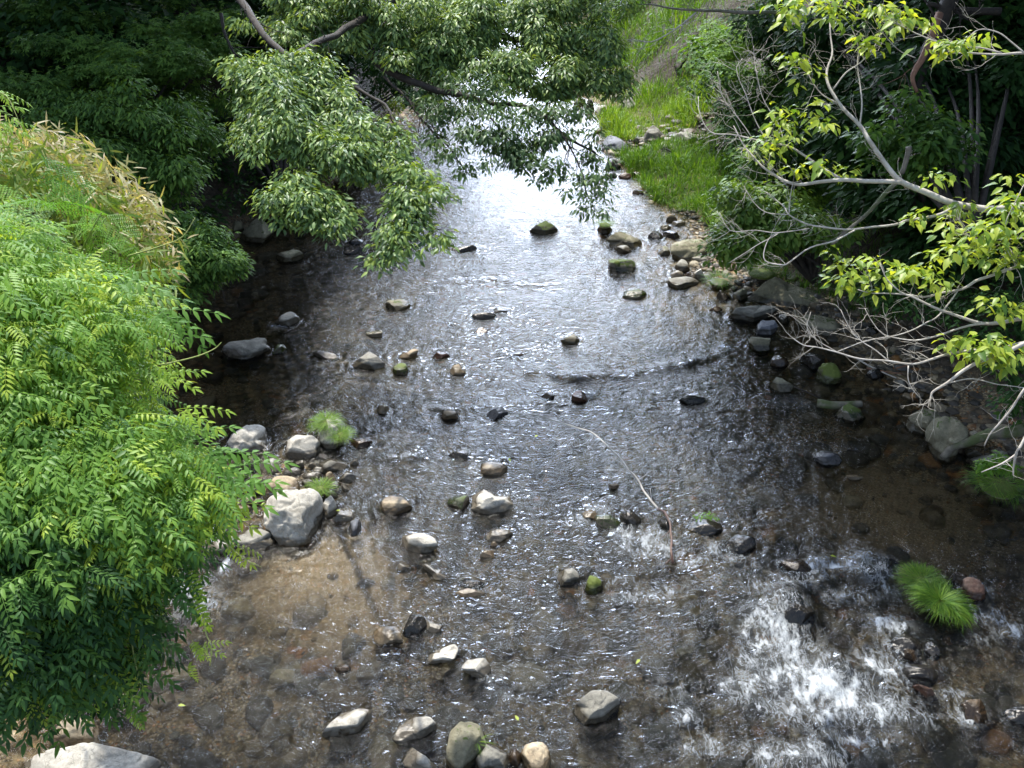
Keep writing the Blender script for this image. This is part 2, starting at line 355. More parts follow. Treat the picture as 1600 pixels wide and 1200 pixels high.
c = MIXC(nt, ramp(nt, MATH(nt, 'ADD', sz.outputs[2], MATH(nt, 'MULTIPLY', nsel, .3)), [(.22, 0), (.42, 1)]), bed, soil)
p = ND(nt, 'ShaderNodeBsdfPrincipled', i_Roughness=.85); LK(nt, c, p.inputs['Base Color'])
b = ND(nt, 'ShaderNodeBump', i_Strength=.8, i_Distance=.03); LK(nt, MATH(nt, 'SUBTRACT', 1.0, MATH(nt, 'ADD', dbig, MATH(nt, 'MULTIPLY', dsml, .3))), b.inputs['Height']); LK(nt, b.outputs[0], p.inputs['Normal'])
LK(nt, p.outputs[0], out.inputs[0])
tag(link('ground', me, m), kind='structure')

# ------------------------------------------------------------------ rocks (the river surface is shaped round them further down)
ICO = {}
for lv in (3, 4, 5, 6):
    bm = bmesh.new(); bmesh.ops.create_icosphere(bm, subdivisions=lv, radius=1)
    ICO[lv] = (np.array([v.co[:] for v in bm.verts]), np.array([[v.index for v in f.verts] for f in bm.faces])); bm.free()
def rock_shape(seed, style, lv):
    r = np.random.default_rng(seed); v = ICO[lv][0].copy()
    ang = {'r': .25, 'm': .6, 'a': 1.0, 's': 1.0}[style]
    if style in 'as': v = np.sign(v) * np.abs(v) ** .82
    for k in range({'r': 5, 'm': 9, 'a': 13, 's': 10}[style]):
        n = r.normal(size=3); n[2] = abs(n[2]) * .8 if k % 3 else n[2]; n /= np.linalg.norm(n); c_ = r.uniform(.42, .80) if ang > .9 else (r.uniform(.55, .85) if ang > .5 else r.uniform(.68, .92))
        d = v @ n - c_; v = v - np.clip(d, 0, None)[:, None] * n * (.97 if ang > .5 else .8)
    if style == 's':
        n = np.array([r.uniform(-.12, .12), r.uniform(-.15, .05), 1]); n /= np.linalg.norm(n); d = v @ n - .5; v -= np.clip(d, 0, None)[:, None] * n * .93
    o = r.uniform(0, 40, 3)
    v = v * (1 + .12 * fbm(v * 1.3 + o, 3)[:, None] * (1.4 if style == 'r' else 1) + .045 * fbm(v * 5 + o, 4)[:, None])
    rid = 1 - np.abs(fbm(v * 2.2 + o + 9, 2)); v = v * (1 - .05 * np.clip(rid - .86, 0, 1)[:, None] / .14)
    mn, mx = v.min(0), v.max(0); v = (v - (mn + mx) / 2) / ((mx - mn) / 2)
    return v
ROCKS = []
def warp_outline(v, outline, z0):
    """push the vertices in the view plane so the stone's outline follows its traced outline"""
    d = (v - CAM) @ FW; a = ((v - CAM) @ RT) / d * F + 800; b_ = 600 - ((v - CAM) @ UP) / d * F
    vis = v[:, 2] > z0 - .02
    o = np.array(outline, float); cx, cy = (o[:, 0].min() + o[:, 0].max()) / 2, (o[:, 1].min() + o[:, 1].max()) / 2
    K = 72; th = np.arange(K) / K * 2 * np.pi - np.pi
    def rad_poly(t):
        dx, dy = math.cos(t), math.sin(t); best = 1.0
        for i in range(len(o)):
            p1 = o[i] - (cx, cy); p2 = o[(i + 1) % len(o)] - (cx, cy); e = p2 - p1; den = dx * e[1] - dy * e[0]
            if abs(den) < 1e-9: continue
            s_ = (p1[0] * e[1] - p1[1] * e[0]) / den; u = (p1[0] * dy - p1[1] * dx) / den
            if s_ > 0 and -1e-6 <= u <= 1 + 1e-6: best = max(best, s_)
        return best
    tgt = np.array([rad_poly(t) for t in th])
    A = np.arctan2(b_ - cy, a - cx); rr = np.hypot(b_ - cy, a - cx)
    bins = ((A + np.pi) / (2 * np.pi) * K).round().astype(int) % K
    cur = np.array([rr[(bins == k) & vis].max() if ((bins == k) & vis).any() else 0 for k in range(K)])
    cur = np.where(cur == 0, tgt, cur); ratio = np.clip(tgt / cur, .4, 2.0)
    ratio = (np.roll(ratio, 1) + 2 * ratio + np.roll(ratio, -1)) / 4
    t = (A + np.pi) / (2 * np.pi) * K; i0 = np.floor(t).astype(int) % K; f = t - np.floor(t); q = ratio[i0] * (1 - f) + ratio[(i0 + 1) % K] * f
    na = cx + (a - cx) * q; nb = cy + (b_ - cy) * q
    return v + ((na - a) / F * d)[:, None] * RT + (-(nb - b_) / F * d)[:, None] * UP
def rock(x0, y0, x1, y1, mat, label, style='m', k=.42, seed=None, outline=None, z=0.0, sink=.5, group=None, rot=0.0, name='rock', dep=0):
    seed = seed if seed is not None else len(ROCKS) * 13 + 5
    cx = (x0 + x1) / 2; wpx = x1 - x0; hpx = y1 - y0
    c = W(cx, y1, z); t = depth_at(cx, y1, z); s = t / F; a = math.atan2(7 - z, math.hypot(c[0], c[1]))
    rx = wpx * s / 2; V_ = hpx * s; sa, ca = math.sin(a), math.cos(a)
    ry = V_ / (sa + math.sqrt(sa * sa + (2 * k * ca) ** 2)); hz = 2 * k * ry
    dirv = np.array([c[0], c[1], 0]) / math.hypot(c[0], c[1]); ctr = c + dirv * ry
    lv = 6 if wpx > 85 else (5 if wpx > 24 else 4)
    v = rock_shape(seed, style, lv)
    v[:, 2] = np.where(v[:, 2] > 0, v[:, 2], v[:, 2] * (sink + .4))
    v = v * np.array([rx * 1.04, ry * 1.04, hz])
    if rot: cr, sr = math.cos(rot), math.sin(rot); v = v @ np.array([[cr, sr, 0], [-sr, cr, 0], [0, 0, 1]])
    v = v + ctr
    if outline: v = warp_outline(v, outline, z)
    base = np.array([ctr[0], ctr[1], z]); v = v - base
    f = ICO[lv][1]
    me = raw_mesh(name, v, f.ravel(), np.full(len(f), 3))
    o = link(name, me, M[mat]); o.location = base
    tag(o, label, 'rock', group or 'rocks in and beside the stream')
    ROCKS.append((ctr[0], ctr[1], rx, ry, hz, z)); return o

exec_rocks = [
 # stones round the big boulder, left
 (410,764,506,857,'pale','largest pale grey boulder with smooth grooved face on the sandy edge','r',.55,[(412,800),(418,778),(437,766),(470,764),(488,762),(502,772),(506,790),(504,815),(500,835),(484,850),(458,857),(440,853),(424,838),(412,822)]),
 (419,744,473,779,'tan','rounded tan rock tucked right behind the largest boulder','r',.4,None),
 (354,662,422,713,'pale','pale lumpy rock half hidden by bush tips, upstream of the pebble cluster','m',.5,[(354,690),(362,678),(385,664),(405,663),(415,668),(420,690),(422,702),(410,712),(385,712),(360,706)]),
 (443,680,504,720,'pale','domed pale grey rock with a wet dark right foot','m',.5,[(444,706),(448,688),(462,680),(488,680),(500,690),(504,706),(496,716),(484,720),(462,716),(446,712)]),
 (500,646,546,702,'pale','pale rock wearing two green grass tufts','m',.5,None),
 (544,685,586,702,'brown','low brown wet slab right of the tufted rock','s',.35,None),
 (498,713,547,740,'grey','grey angular rock between domed rock and brown water','m',.4,None),
 (408,716,440,742,'pale','pinkish pale rock below the lumpy rock beside dead leaves','m',.5,None),
 (376,712,404,735,'halfmoss','small speckled rock touching the bush tips','m',.5,None),
 (443,729,473,746,'grey','small round grey rock left of the flat pebble pair','r',.45,None),
 (474,736,505,751,'grey','small striped dark grey rock in the pebble cluster','r',.4,None),
 (486,729,508,739,'grey','small flat grey pebble on top end of the pebble cluster','r',.35,None),
 (470,747,497,762,'grey','grey pebble just behind the small grass tuft','m',.4,None),
 (508,737,527,755,'tan','small yellowish tan pointed stone right of the pebble cluster','m',.7,None),
 (512,754,533,763,'grey','thin grey chip below the yellowish tan stone','s',.3,None),
 (504,779,531,811,'pale','upright pale wedge leaning on the right of the largest boulder','m',.8,None),
 (519,798,553,819,'pale','white blocky stone right of the upright wedge','a',.5,None),
 (366,787,397,809,'tan','small pale tan stone in brown puddle left of the largest boulder','a',.45,None),
 (368,826,433,867,'grey','flat sloping grey slab under the left foot of the largest boulder','s',.3,[(370,840),(385,828),(408,826),(425,832),(433,842),(428,852),(405,862),(385,867),(372,858)]),
 (322,838,376,866,'pale','pale slab partly under yellow bush tips at the water edge','s',.35,None),
 (597,773,646,807,'tan','tan flat-topped rock with orange rim standing in shallow water','m',.38,None),
 (732,766,803,806,'pale','pale split rock of two lobes divided by a crack','m',.5,[(733,782),(740,772),(757,766),(768,770),(775,774),(798,774),(803,786),(800,802),(780,803),(765,805),(745,803),(734,796)]),
 (700,772,736,799,'halfmoss','rough mossy lump touching the split rock on its left','a',.45,None),
 (626,833,686,868,'pale','white slanted block with a sharp ridge, below the tan flat-topped rock','a',.5,[(626,842),(634,834),(662,833),(680,841),(686,856),(672,864),(652,868),(638,862),(628,852)]),
 (755,826,803,850,'pale','cream kite-shaped stone above a smaller cream chip','a',.4,[(756,840),(768,828),(785,826),(803,832),(796,842),(776,850),(762,846)]),
 (766,846,780,857,'tan','tiny cream pebble under the kite-shaped stone','m',.5,None),
 (750,857,776,875,'tan','small pinkish triangular stone under the kite-shaped stone','a',.5,None),
 (545,813,566,839,'slate','wet purple grey stone at the edge of the sand patch','r',.4,None),
 (620,880,643,894,'pale','small white pointed stone in ripples below the slanted block','a',.5,None),
 (656,879,708,911,'pale','long narrow pale stone lying diagonally in ripples','s',.35,[(657,883),(666,880),(680,890),(697,899),(708,908),(698,911),(682,906),(668,896)]),
 (710,920,760,937,'tan','flat tan-topped slab with wet dark front edge','s',.35,None),
 (714,904,758,921,'dark','dark wet stone just upstream of the flat tan-topped slab','m',.25,None),
 (749,722,794,745,'tan','smooth egg-shaped tan stone above the split rock','r',.4,None),
 (690,637,719,657,'tan','small tan dome with a pale top in mid stream','m',.5,None),
 (591,633,609,648,'tan','tiny tan stone in brown ripples right of the grass tufted rock','m',.5,None),
 (760,637,794,657,'slate','wet grey slate stone at the upper tip of the drifted branch','m',.35,None),
 (698,701,735,719,'dark','glossy dark rock with thin water sheet, above the egg-shaped stone','m',.35,None),
 (867,887,908,920,'grey','dark grey angular rock left of the small moss ball','a',.55,[(868,902),(874,890),(895,888),(904,895),(907,912),(895,919),(876,918),(868,910)]),
 (912,899,941,931,'moss','small round stone covered in green moss beside dark grey rock','r',.6,None),
 (584,979,632,1010,'tan','tan stone with a wet black left end in the lower ripples','m',.35,None),
 (632,960,669,996,'dark','dark wet hump between two pale stone tops','m',.4,None),
 (660,972,694,992,'pale','small white flat stone right of the dark wet hump','s',.4,None),
 (660,1005,719,1044,'pale','pale ridged wedge with a dark underside','a',.5,[(661,1040),(670,1022),(690,1012),(712,1005),(718,1018),(716,1030),(694,1036),(676,1040)]),
 (719,1026,769,1064,'pale','white five-sided block right of the ridged wedge','a',.5,[(720,1044),(730,1030),(758,1028),(766,1040),(769,1062),(752,1060),(728,1052)]),
 (522,1039,549,1054,'brown','small orange brown stone splashed by ripples at lower left','m',.45,None),
 (500,1106,582,1156,'pale','long cream rock sloping to the left near the bottom','s',.42,[(500,1150),(512,1132),(535,1114),(560,1107),(580,1108),(582,1124),(570,1140),(545,1156),(515,1156)]),
 (612,1119,684,1166,'pale','rounded cream slab right of the long cream rock','s',.4,[(612,1158),(622,1136),(645,1121),(672,1119),(684,1132),(680,1152),(660,1166),(625,1166)]),
 (622,1171,696,1215,'pale','square cream block cut by the bottom edge','a',.5,None),
 (700,1135,772,1212,'olive','tall olive grey rock right of the square cream block','m',.6,None),
 (742,1158,796,1216,'grey','grey rock with a sprig of grass behind the tan boulders','m',.5,None),
 (812,1160,860,1214,'tan','tan wet boulder at the bottom edge','r',.5,None),
 (793,1172,815,1200,'brown','small round brown stone squeezed between grey and tan boulders','r',.6,None),
 (892,1076,971,1136,'grey','large two-faced grey rock with dark shaded front, lower middle','a',.6,[(893,1112),(902,1096),(925,1078),(948,1079),(970,1092),(966,1112),(950,1130),(930,1136),(905,1132)]),
 (40,1164,282,1260,'pale','broad pale boulder filling the lower left corner','m',.35,None),
 (95,1112,172,1172,'tan','pale tan rock peeking out under the drooping bush','m',.5,None),
 # upper left
 (344,527,427,562,'grey','smooth lead grey whale-shaped rock in the dark left pool','r',.35,[(345,544),(356,534),(390,531),(402,527),(418,528),(416,536),(426,546),(405,555),(378,562),(352,556)]),
 (426,537,448,553,'moss','small mossy stone just right of the whale-shaped rock','m',.4,None),
 (431,491,470,509,'grey','flat-topped grey stone with foam at its foot','s',.45,None),
 (432,391,475,410,'olive','low rounded olive stone below the far left bank','m',.4,None),
 (376,342,430,379,'olive','angular brown boulder against the far left bank','a',.5,None),
 (360,343,384,368,'olive','dim boulder half hidden behind the angular brown boulder','m',.6,None),
 (536,385,571,398,'dark','dark flat stone under the drooping leafy clump','m',.4,None),
 (545,374,568,383,'dark','thin dark stone just upstream of the dark flat stone','s',.4,None),
 (490,548,531,563,'grey','low ragged grey stone left of the pyramid rock','a',.4,None),
 (546,548,605,580,'grey','pyramid-shaped grey rock with pale left face','a',.6,[(547,574),(558,562),(576,549),(588,555),(604,570),(598,576),(575,579),(552,578)]),
 (619,544,656,564,'tan','cream stone pointing up right beside the pyramid rock','s',.45,[(619,560),(628,553),(645,545),(655,546),(652,554),(638,562),(625,564)]),
 (614,568,640,587,'moss','round bright moss stone below the cream pointing stone','r',.5,None),
 (674,549,704,562,'red','flat reddish brick-like stone in mid stream','a',.45,None),
 (701,569,729,588,'tan','small yellowish stone with a flat top below the reddish stone','a',.5,None),
 (603,468,642,487,'olive','olive grey stone with ragged right end in pale ripples','m',.4,None),
 (572,514,600,528,'olive','small forked olive stone left of centre','a',.4,None),
 (736,486,777,500,'dark','flat dark oval stone on bright rippled water','r',.4,None),
 (768,482,796,491,'dark','tiny dark stone trailing ripples behind the flat dark oval stone','m',.3,None),
 (740,512,764,522,'red','barely exposed reddish stone below the flat dark oval stone','m',.3,None),
 (876,523,907,539,'olive','small square olive stone alone right of centre','a',.5,None),
 (793,550,818,558,'brown','barely exposed brown stone between centre ripples','m',.3,None),
 (821,346,871,368,'halfmoss','pointed far rock with tiny pale plants on its peak','a',.55,None),
 (705,383,745,395,'dark','dark jagged sliver rock in the brightest water','a',.35,None),
 (946,361,1006,388,'olive','large sloping dark rock upstream of the mossy-topped stone','a',.5,[(947,376),(955,367),(968,361),(980,365),(1000,374),(1006,381),(990,388),(960,386)]),
 (960,383,988,396,'grey','small grey rock leaning at the foot of the large sloping rock','m',.5,None),
 (951,404,993,427,'halfmoss','grey dome with a mossy left shoulder in mid channel','m',.5,None),
 (971,451,1010,468,'halfmoss','low mossy oval stone right of centre','r',.35,None),
 (933,348,958,366,'brown','brown stone carrying a bright round grass tuft','m',.5,None),
 # right shore
 (1045,372,1112,410,'olive','big smooth olive boulder on the right gravel spit','r',.5,[(1046,392),(1050,380),(1072,374),(1095,373),(1110,382),(1111,396),(1095,404),(1072,410),(1052,404)]),
 (1073,399,1110,416,'grey','flat grey stone leaning below the big olive boulder','s',.4,None),
 (1054,407,1076,425,'grey','round grey stone below left edge of the big olive boulder','r',.55,None),
 (1080,418,1104,438,'pale','pale upright stone near the end of the spit','a',.7,None),
 (1046,422,1068,434,'pale','small pale stone beside the spit end','r',.5,None),
 (1042,433,1090,451,'grey','long pale grey flat stone at tip of the right spit','s',.35,None),
 (1070,425,1081,437,'brown','little brown stone between the pale stones of the spit','m',.5,None),
 (1092,411,1107,422,'grey','little round stone between flat grey and pale upright stones','r',.5,None),
 (1038,334,1057,348,'tan','small pale square stone in front of the tall grass','a',.6,None),
 (1049,346,1071,354,'grey','thin light stone below the pale square stone','s',.4,None),
 (1031,351,1048,361,'olive','yellowish stone at the head of the gravel spit','r',.5,None),
 (1012,362,1038,376,'dark','dark wet rock at upper end of gravel spit','m',.4,None),
 (1034,360,1062,374,'dark','dark shingle rock between the spit head and the olive boulder','a',.4,None),
 (1026,386,1046,400,'olive','mossy stone left of the big olive boulder','m',.4,None),
 (1162,432,1295,486,'olive','huge tilted slab with ridge line on the shaded right bank','a',.5,[(1162,474),(1176,456),(1195,440),(1212,432),(1235,444),(1262,451),(1294,460),(1285,474),(1272,484),(1240,482),(1200,478)]),
 (1134,476,1220,504,'grey','long flat-topped grey block in front of the huge tilted slab','s',.5,[(1135,494),(1150,480),(1185,477),(1219,478),(1216,492),(1200,500),(1160,503),(1140,501)]),
 (1177,502,1212,524,'slate','bluish slate block below the long flat-topped block','a',.5,None),
 (1213,487,1231,506,'grey','small upright stone at the right end of the long flat-topped block','m',.6,None),
 (1168,526,1204,550,'olive','rough olive rock at the edge of dark water','m',.5,None),
 (1201,555,1230,574,'brown','round brown stone in dark ripples','r',.5,None),
 (1199,587,1236,613,'olive','blocky olive stone standing alone in dark ripples','a',.55,None),
 (1274,568,1312,600,'moss','dark rock with thick green moss cap under bare twigs','r',.6,None),
 (1252,552,1287,578,'dark','purplish dark rock above left of the moss cap rock','a',.5,None),
 (1243,496,1326,526,'olive','mossy ledge on the shaded shore under twig tips','s',.4,None),
 (1304,633,1349,659,'halfmoss','stone with yellow green moss leaning on the old log','a',.5,None),
 (1444,648,1516,723,'olive','tall smooth grey green boulder at the right shore','r',.75,[(1446,672),(1452,656),(1475,649),(1498,656),(1514,672),(1512,688),(1494,704),(1480,721),(1462,722),(1452,702),(1446,688)]),
 (1412,636,1471,681,'olive','dark rounded boulder behind the tall smooth boulder','r',.5,[(1413,672),(1420,650),(1440,638),(1462,639),(1471,652),(1455,668),(1440,681),(1420,681)]),
 (1508,704,1578,744,'grey','flat grey shore rock below the mossy fallen branch','a',.4,None),
 (1504,699,1532,716,'olive','small olive rock between the tall boulder and flat shore rock','m',.5,None),
 (1270,704,1312,727,'slate','smooth grey stone with water sliding over its left end','r',.35,None),
 (1320,742,1347,750,'tan','thin pale chip in the dark right pool','s',.5,None),
 (1376,548,1408,560,'olive','flat stone on the shaded gravel beach','s',.4,None),
 (1414,534,1440,552,'grey','wedge stone high on the shaded gravel beach','a',.5,None),
 (1392,592,1417,613,'grey','light grey stone lying on the dark beach','m',.5,None),
 (1346,508,1376,526,'dark','dark stone at the back of the shaded beach','m',.5,None),
 (1330,480,1362,500,'olive','dim stone right of the huge tilted slab','m',.5,None),
 (1352,575,1380,592,'dark','small dark stone in wet shade of the beach','m',.5,None),
 (1108,478,1128,488,'brown','small brown stone by the near edge of the spit','m',.4,None),
 (1118,454,1142,471,'dark','dark stone against the shaded grass edge','a',.5,None),
 (1143,450,1166,470,'olive','short dark stone left of the huge tilted slab','m',.5,None),
 # mid and lower right wet rocks
 (1060,616,1101,634,'dark','black wet rock with water pouring round it, right mid stream','m',.4,None),
 (892,612,920,630,'red','red brown wet stone at a small splash','m',.4,None),
 (845,613,866,626,'brown','small orange brown stone in riffle line','m',.4,None),
 (1127,836,1180,867,'dark','black blocky rock above the white cascade','m',.45,None),
 (1068,812,1128,838,'dark','dark rock with sprouting weeds beside the drifted branch end','a',.4,None),
 (928,806,972,829,'halfmoss','yellow brown mossy rock at the small cascade','m',.4,None),
 (966,796,1001,826,'dark','dark capped rock with water slipping off its rim','r',.5,None),
 (1026,806,1050,832,'dark','dark rock by the lower end of the drifted branch','m',.4,None),
 (908,795,934,812,'tan','tan stone under thin foam left of the small cascade','m',.3,None),
 (949,755,967,766,'tan','small cream green stone in mid ripples','m',.5,None),
 (1478,891,1508,917,'brown','small tan brown stone touching the round red brown rock','m',.5,None),
 (1494,902,1533,938,'red','round red brown wet rock beside the big grass clump','r',.55,None),
 (1389,995,1437,1023,'dark','glossy dark brown rock below the big grass clump','r',.5,None),
 (1404,1010,1433,1036,'brown','olive brown faceted stone under the glossy dark brown rock','a',.5,None),
 (1439,1003,1465,1028,'dark','small black stone right of the glossy dark brown rock','m',.5,None),
 (1406,1035,1460,1067,'dark','egg-shaped wet rock with bright sky gleam','r',.5,None),
 (1424,1064,1456,1092,'red','orange and dark stone below the egg-shaped wet rock','a',.5,None),
 (1496,1091,1543,1133,'brown','square olive tan block in fast water, bottom right','a',.5,[(1498,1100),(1510,1093),(1532,1092),(1541,1108),(1543,1128),(1525,1132),(1508,1130)]),
 (1562,1100,1640,1134,'dark','large black wet rock at the right edge','r',.45,None),
 (1202,928,1268,988,'dark','big wet dome with blue grey face at head of the cascade','m',.4,None),
 (1275,1032,1335,1072,'dark','rock under a bubbling sheet of the cascade','m',.3,None),
 (1340,868,1400,905,'dark','wet ledge stone where the cascade begins','m',.3,None),
 (1215,872,1268,905,'brown','submerged olive brown rock upstream of the cascade','m',.25,None),
 (1436,905,1492,965,'brown','low wet rock hidden under the big grass clump','m',.2,None),
 # far right shore
 (966,152,999,172,'pale','bright white rock on far grassy bank','m',.6,None),
 (953,145,971,160,'pale','small white rock behind the bright white rock','m',.6,None),
 (914,156,930,176,'dark','dark upright rock at far shoreline','m',.8,None),
 (928,165,949,183,'pale','flat white rock at the foot of far grass','s',.5,None),
 (874,143,893,156,'pale','left pale rock of the far rubble bar','m',.5,None),
 (892,140,908,152,'pale','middle pale rock of the far rubble bar','a',.5,None),
 (896,152,916,166,'grey','grey rock at the front of the far rubble bar','m',.5,None),
 (937,215,982,241,'slate','wide bluish flat rock at the far right water edge','s',.35,None),
 (1003,199,1041,227,'grey','leaning grey rock below far grass','a',.7,None),
 (1030,214,1056,230,'grey','slanting pale rock joined to the leaning grey rock','s',.5,None),
 (1050,208,1086,240,'grey','sloped dark grey rock at the end of the far rock row','a',.6,None),
 (975,216,997,229,'dark','small dark rock right of the bluish flat rock','m',.5,None),
 (994,218,1012,229,'dark','brownish dark rock in middle of the far rock row','m',.5,None),
 (1006,226,1032,236,'grey','flat grey rock in front of the leaning grey rock','s',.5,None),
 (1029,231,1054,245,'dark','dark wedge in front of the sloped dark grey rock','a',.5,None),
 (994,234,1024,246,'dark','flat dark rock lowest of the far rock row','s',.4,None),
 (947,250,971,265,'dark','dark pointed rock in shallow water by far grass','a',.6,None),
 (966,270,988,280,'red','smooth reddish rock in shallows by far grass','r',.45,None),
 (947,269,964,278,'brown','tiny brown rock left of the smooth reddish rock','r',.4,None),
 (986,268,1006,278,'dark','dark rock right of the smooth reddish rock','m',.4,None),
 (988,297,1006,305,'brown','small flat rock in the still shallows','s',.4,None),
 (1014,304,1026,312,'grey','tiny light grey rock before the tall grass','r',.5,None),
 (528,262,576,278,'tan','flat tan ledge of the far left shore','s',.3,None),
 (524,275,560,290,'tan','lower flat tan ledge near the leafy clump','s',.3,None),
]
for i, (x0, y0, x1, y1, mt, lab, st, k, ol) in enumerate(exec_rocks):
    cx = (x0 + x1) / 2; z = 0.0
    c = W(cx, y1, 0)
    if c[0] > xr(c[1]) or c[0] < xl(c[1]):
        for _ in range(6):
            c = W(cx, y1, z); z = max(0.0, float(terrain_z(np.array([c[0]]), np.array([c[1]]))[0]) - .02)
    rock(x0, y0, x1, y1, mt, lab, st, k, i * 13 + 5, ol, z)

bar_rng = np.random.default_rng(21); placed = [r_[:4] for r_ in exec_rocks]; cnt = 0; used_labels = set()
short = {0: 'largest boulder', 1: 'rounded tan rock', 2: 'lumpy pale rock', 3: 'domed pale rock', 4: 'grass tufted rock', 5: 'low brown slab', 6: 'grey angular rock', 7: 'pinkish pale rock', 8: 'speckled rock', 13: 'yellowish pointed stone', 15: 'upright pale wedge', 16: 'white blocky stone', 17: 'tan puddle stone', 18: 'flat sloping slab', 19: 'pale shoreline slab'}
for _ in range(2500):
    if cnt >= 20: break
    cx, cy = bar_rng.uniform(365, 560), bar_rng.uniform(712, 812); w_ = bar_rng.uniform(12, 26); h_ = w_ * bar_rng.uniform(.5, .8)
    if any(cx + w_ / 2 > p_[0] + 2 and cx - w_ / 2 < p_[2] - 2 and cy + h_ / 2 > p_[1] + 2 and cy - h_ / 2 < p_[3] - 2 for p_ in placed) or abs(cx - 458) > 100 - (cy - 712) * .35: continue
    near = min(short, key=lambda k_: math.hypot((exec_rocks[k_][0] + exec_rocks[k_][2]) / 2 - cx, (exec_rocks[k_][1] + exec_rocks[k_][3]) / 2 - cy)); nx, ny = (exec_rocks[near][0] + exec_rocks[near][2]) / 2, (exec_rocks[near][1] + exec_rocks[near][3]) / 2
    side = (('just right of' if cx > nx else 'just left of') if abs(cx - nx) > abs(cy - ny) else ('just below' if cy > ny else 'just behind')); mtn = ['pale', 'grey', 'tan', 'grey'][(cnt + 1) % 4]
    lab_ = 'small ' + mtn + ' stone ' + side + ' the ' + short[near] + ' in the left gravel bar'
    if (mtn, side, near) in used_labels: continue
    used_labels.add((mtn, side, near)); placed.append((cx - w_ / 2, cy - h_ / 2, cx + w_ / 2, cy + h_ / 2)); cnt += 1
    rock(cx - w_ / 2, cy - h_ / 2, cx + w_ / 2, cy + h_ / 2, ['pale', 'grey', 'tan', 'grey'][cnt % 4], lab_, 'am'[cnt % 2], .6, 900 + cnt, None, .035, group='gap stones of the left gravel bar')
# ------------------------------------------------------------------ water surface
nr, nc = 900, 620
tt = np.linspace(0, 1, nr); yw = 2.0 + 62 * (tt ** 2.0 * .75 + tt * .25)
uw = np.linspace(-1, 1, nc)
hw = 6.2 + .33 * yw
Xw = uw[None, :] * hw[:, None]; Yw = yw[:, None] + 0 * Xw
def foam_field(X, Y):
    f = np.zeros_like(X)
    spots = [(1195,985,38,26,1),(1215,1010,50,34,1.1),(1240,1050,60,35,1),(1180,1050,36,26,1),(1160,1080,30,20,.9),(1290,1080,90,30,1.15),(1360,1105,55,28,1),(1320,1100,70,30,1),(1250,1110,60,25,.8),
        (1385,978,28,13,1),(1372,1048,34,26,1),(1345,1060,26,16,.7),(1300,885,60,13,1.0),(1215,960,34,18,.9),(1330,935,40,10,.6),(1400,1010,26,16,.6),(1290,1120,70,16,.8),(1340,880,26,12,.8),(1265,900,40,12,.7),(1240,915,34,12,.6),(1375,905,30,14,.7),(1385,925,26,12,.5),(1545,965,26,14,.8),(1580,985,30,12,.7),(1530,1000,30,14,.4),
        (1015,850,45,22,.85),(985,835,28,14,.8),(1045,860,30,16,.7),(1000,935,50,9,.7),(1050,925,26,10,.6),(960,912,50,7,.55),(1075,1130,22,14,1),(1100,1170,30,16,.8),(930,800,20,10,.9),(905,815,22,12,.6),(1120,860,20,14,.6),(1085,880,30,12,.6),
        (290,925,40,22,.9),(320,945,34,16,.6),(300,960,40,18,.5),(265,900,26,14,.7),(353,890,8,12,1),(1260,1185,60,22,1),(1190,1180,40,16,.7),(1330,1160,60,20,.7),(1430,1130,40,16,.6),(1505,1120,26,14,.8),(1490,1090,22,10,.7),(1160,880,40,20,.45),(1180,920,30,20,.5),
        (922,618,12,6,.7),(822,640,22,6,.6),(640,716,14,7,.8),(612,716,10,6,.8),(748,708,12,8,.7),(670,735,16,6,.6),(735,735,12,8,.7),(660,700,14,5,.6),(1128,545,18,6,.7),(440,511,20,4,.5),(560,900,20,5,.3),(760,1060,20,8,.5),(800,1090,26,8,.4),(1050,1080,40,20,.4),(480,1060,30,6,.3),(1530,920,20,16,.5),
        (1230,700,60,20,.25),(1150,690,40,14,.25),(1240,630,50,14,.25),(1330,700,30,10,.25),(1100,770,60,14,.2),(950,640,30,10,.35)]
    for (px, py, rx, ry, s) in spots:
        c = W(px, py); d = depth_at(px, py); sx_ = rx * d / F; sy_ = ry * d / F / math.sin(math.atan2(7, c[1]))
        q_ = ((X - c[0]) / sx_) ** 2 + ((Y - c[1]) / sy_) ** 2; f = np.maximum(f, s * (.82 * np.exp(-q_ * .95) + .18 * np.exp(-q_ * .25)))
    return f
FO = foam_field(Xw, Yw)
ridge_path = np.array([W(*p)[:2] for p in [(850, 582), (880, 590), (930, 592), (990, 586), (1040, 575), (1075, 566), (1110, 560)]])
def seg_dist(X, Y, pth):
    D = np.full(X.shape, 9.0); S = np.zeros(X.shape)
    for a, b in zip(pth[:-1], pth[1:]):
        e = b - a; t = np.clip(((X - a[0]) * e[0] + (Y - a[1]) * e[1]) / (e @ e), 0, 1)
        dx = X - a[0] - t * e[0]; dy = Y - a[1] - t * e[1]; d = np.hypot(dx, dy); m_ = d < D; D = np.where(m_, d, D); S = np.where(m_, dy, S)
    return D, S
D, S = seg_dist(Xw, Yw, ridge_path)
wob = n2(Xw, Yw, 6, 3, 2.0) * .06
Zw = .030 * np.exp(-((S + wob) / .10) ** 2) * (D < 1.2) * np.exp(-np.clip(D - np.abs(S), 0, 9) * 6) 
FO = np.maximum(FO, .6 * np.exp(-(np.abs(S + .05 + wob) / .06) ** 2) * (D < .3) * np.clip(n2(Xw, Yw, 2.2, 3, 31.0) * 2.2 + .45, 0, 1))
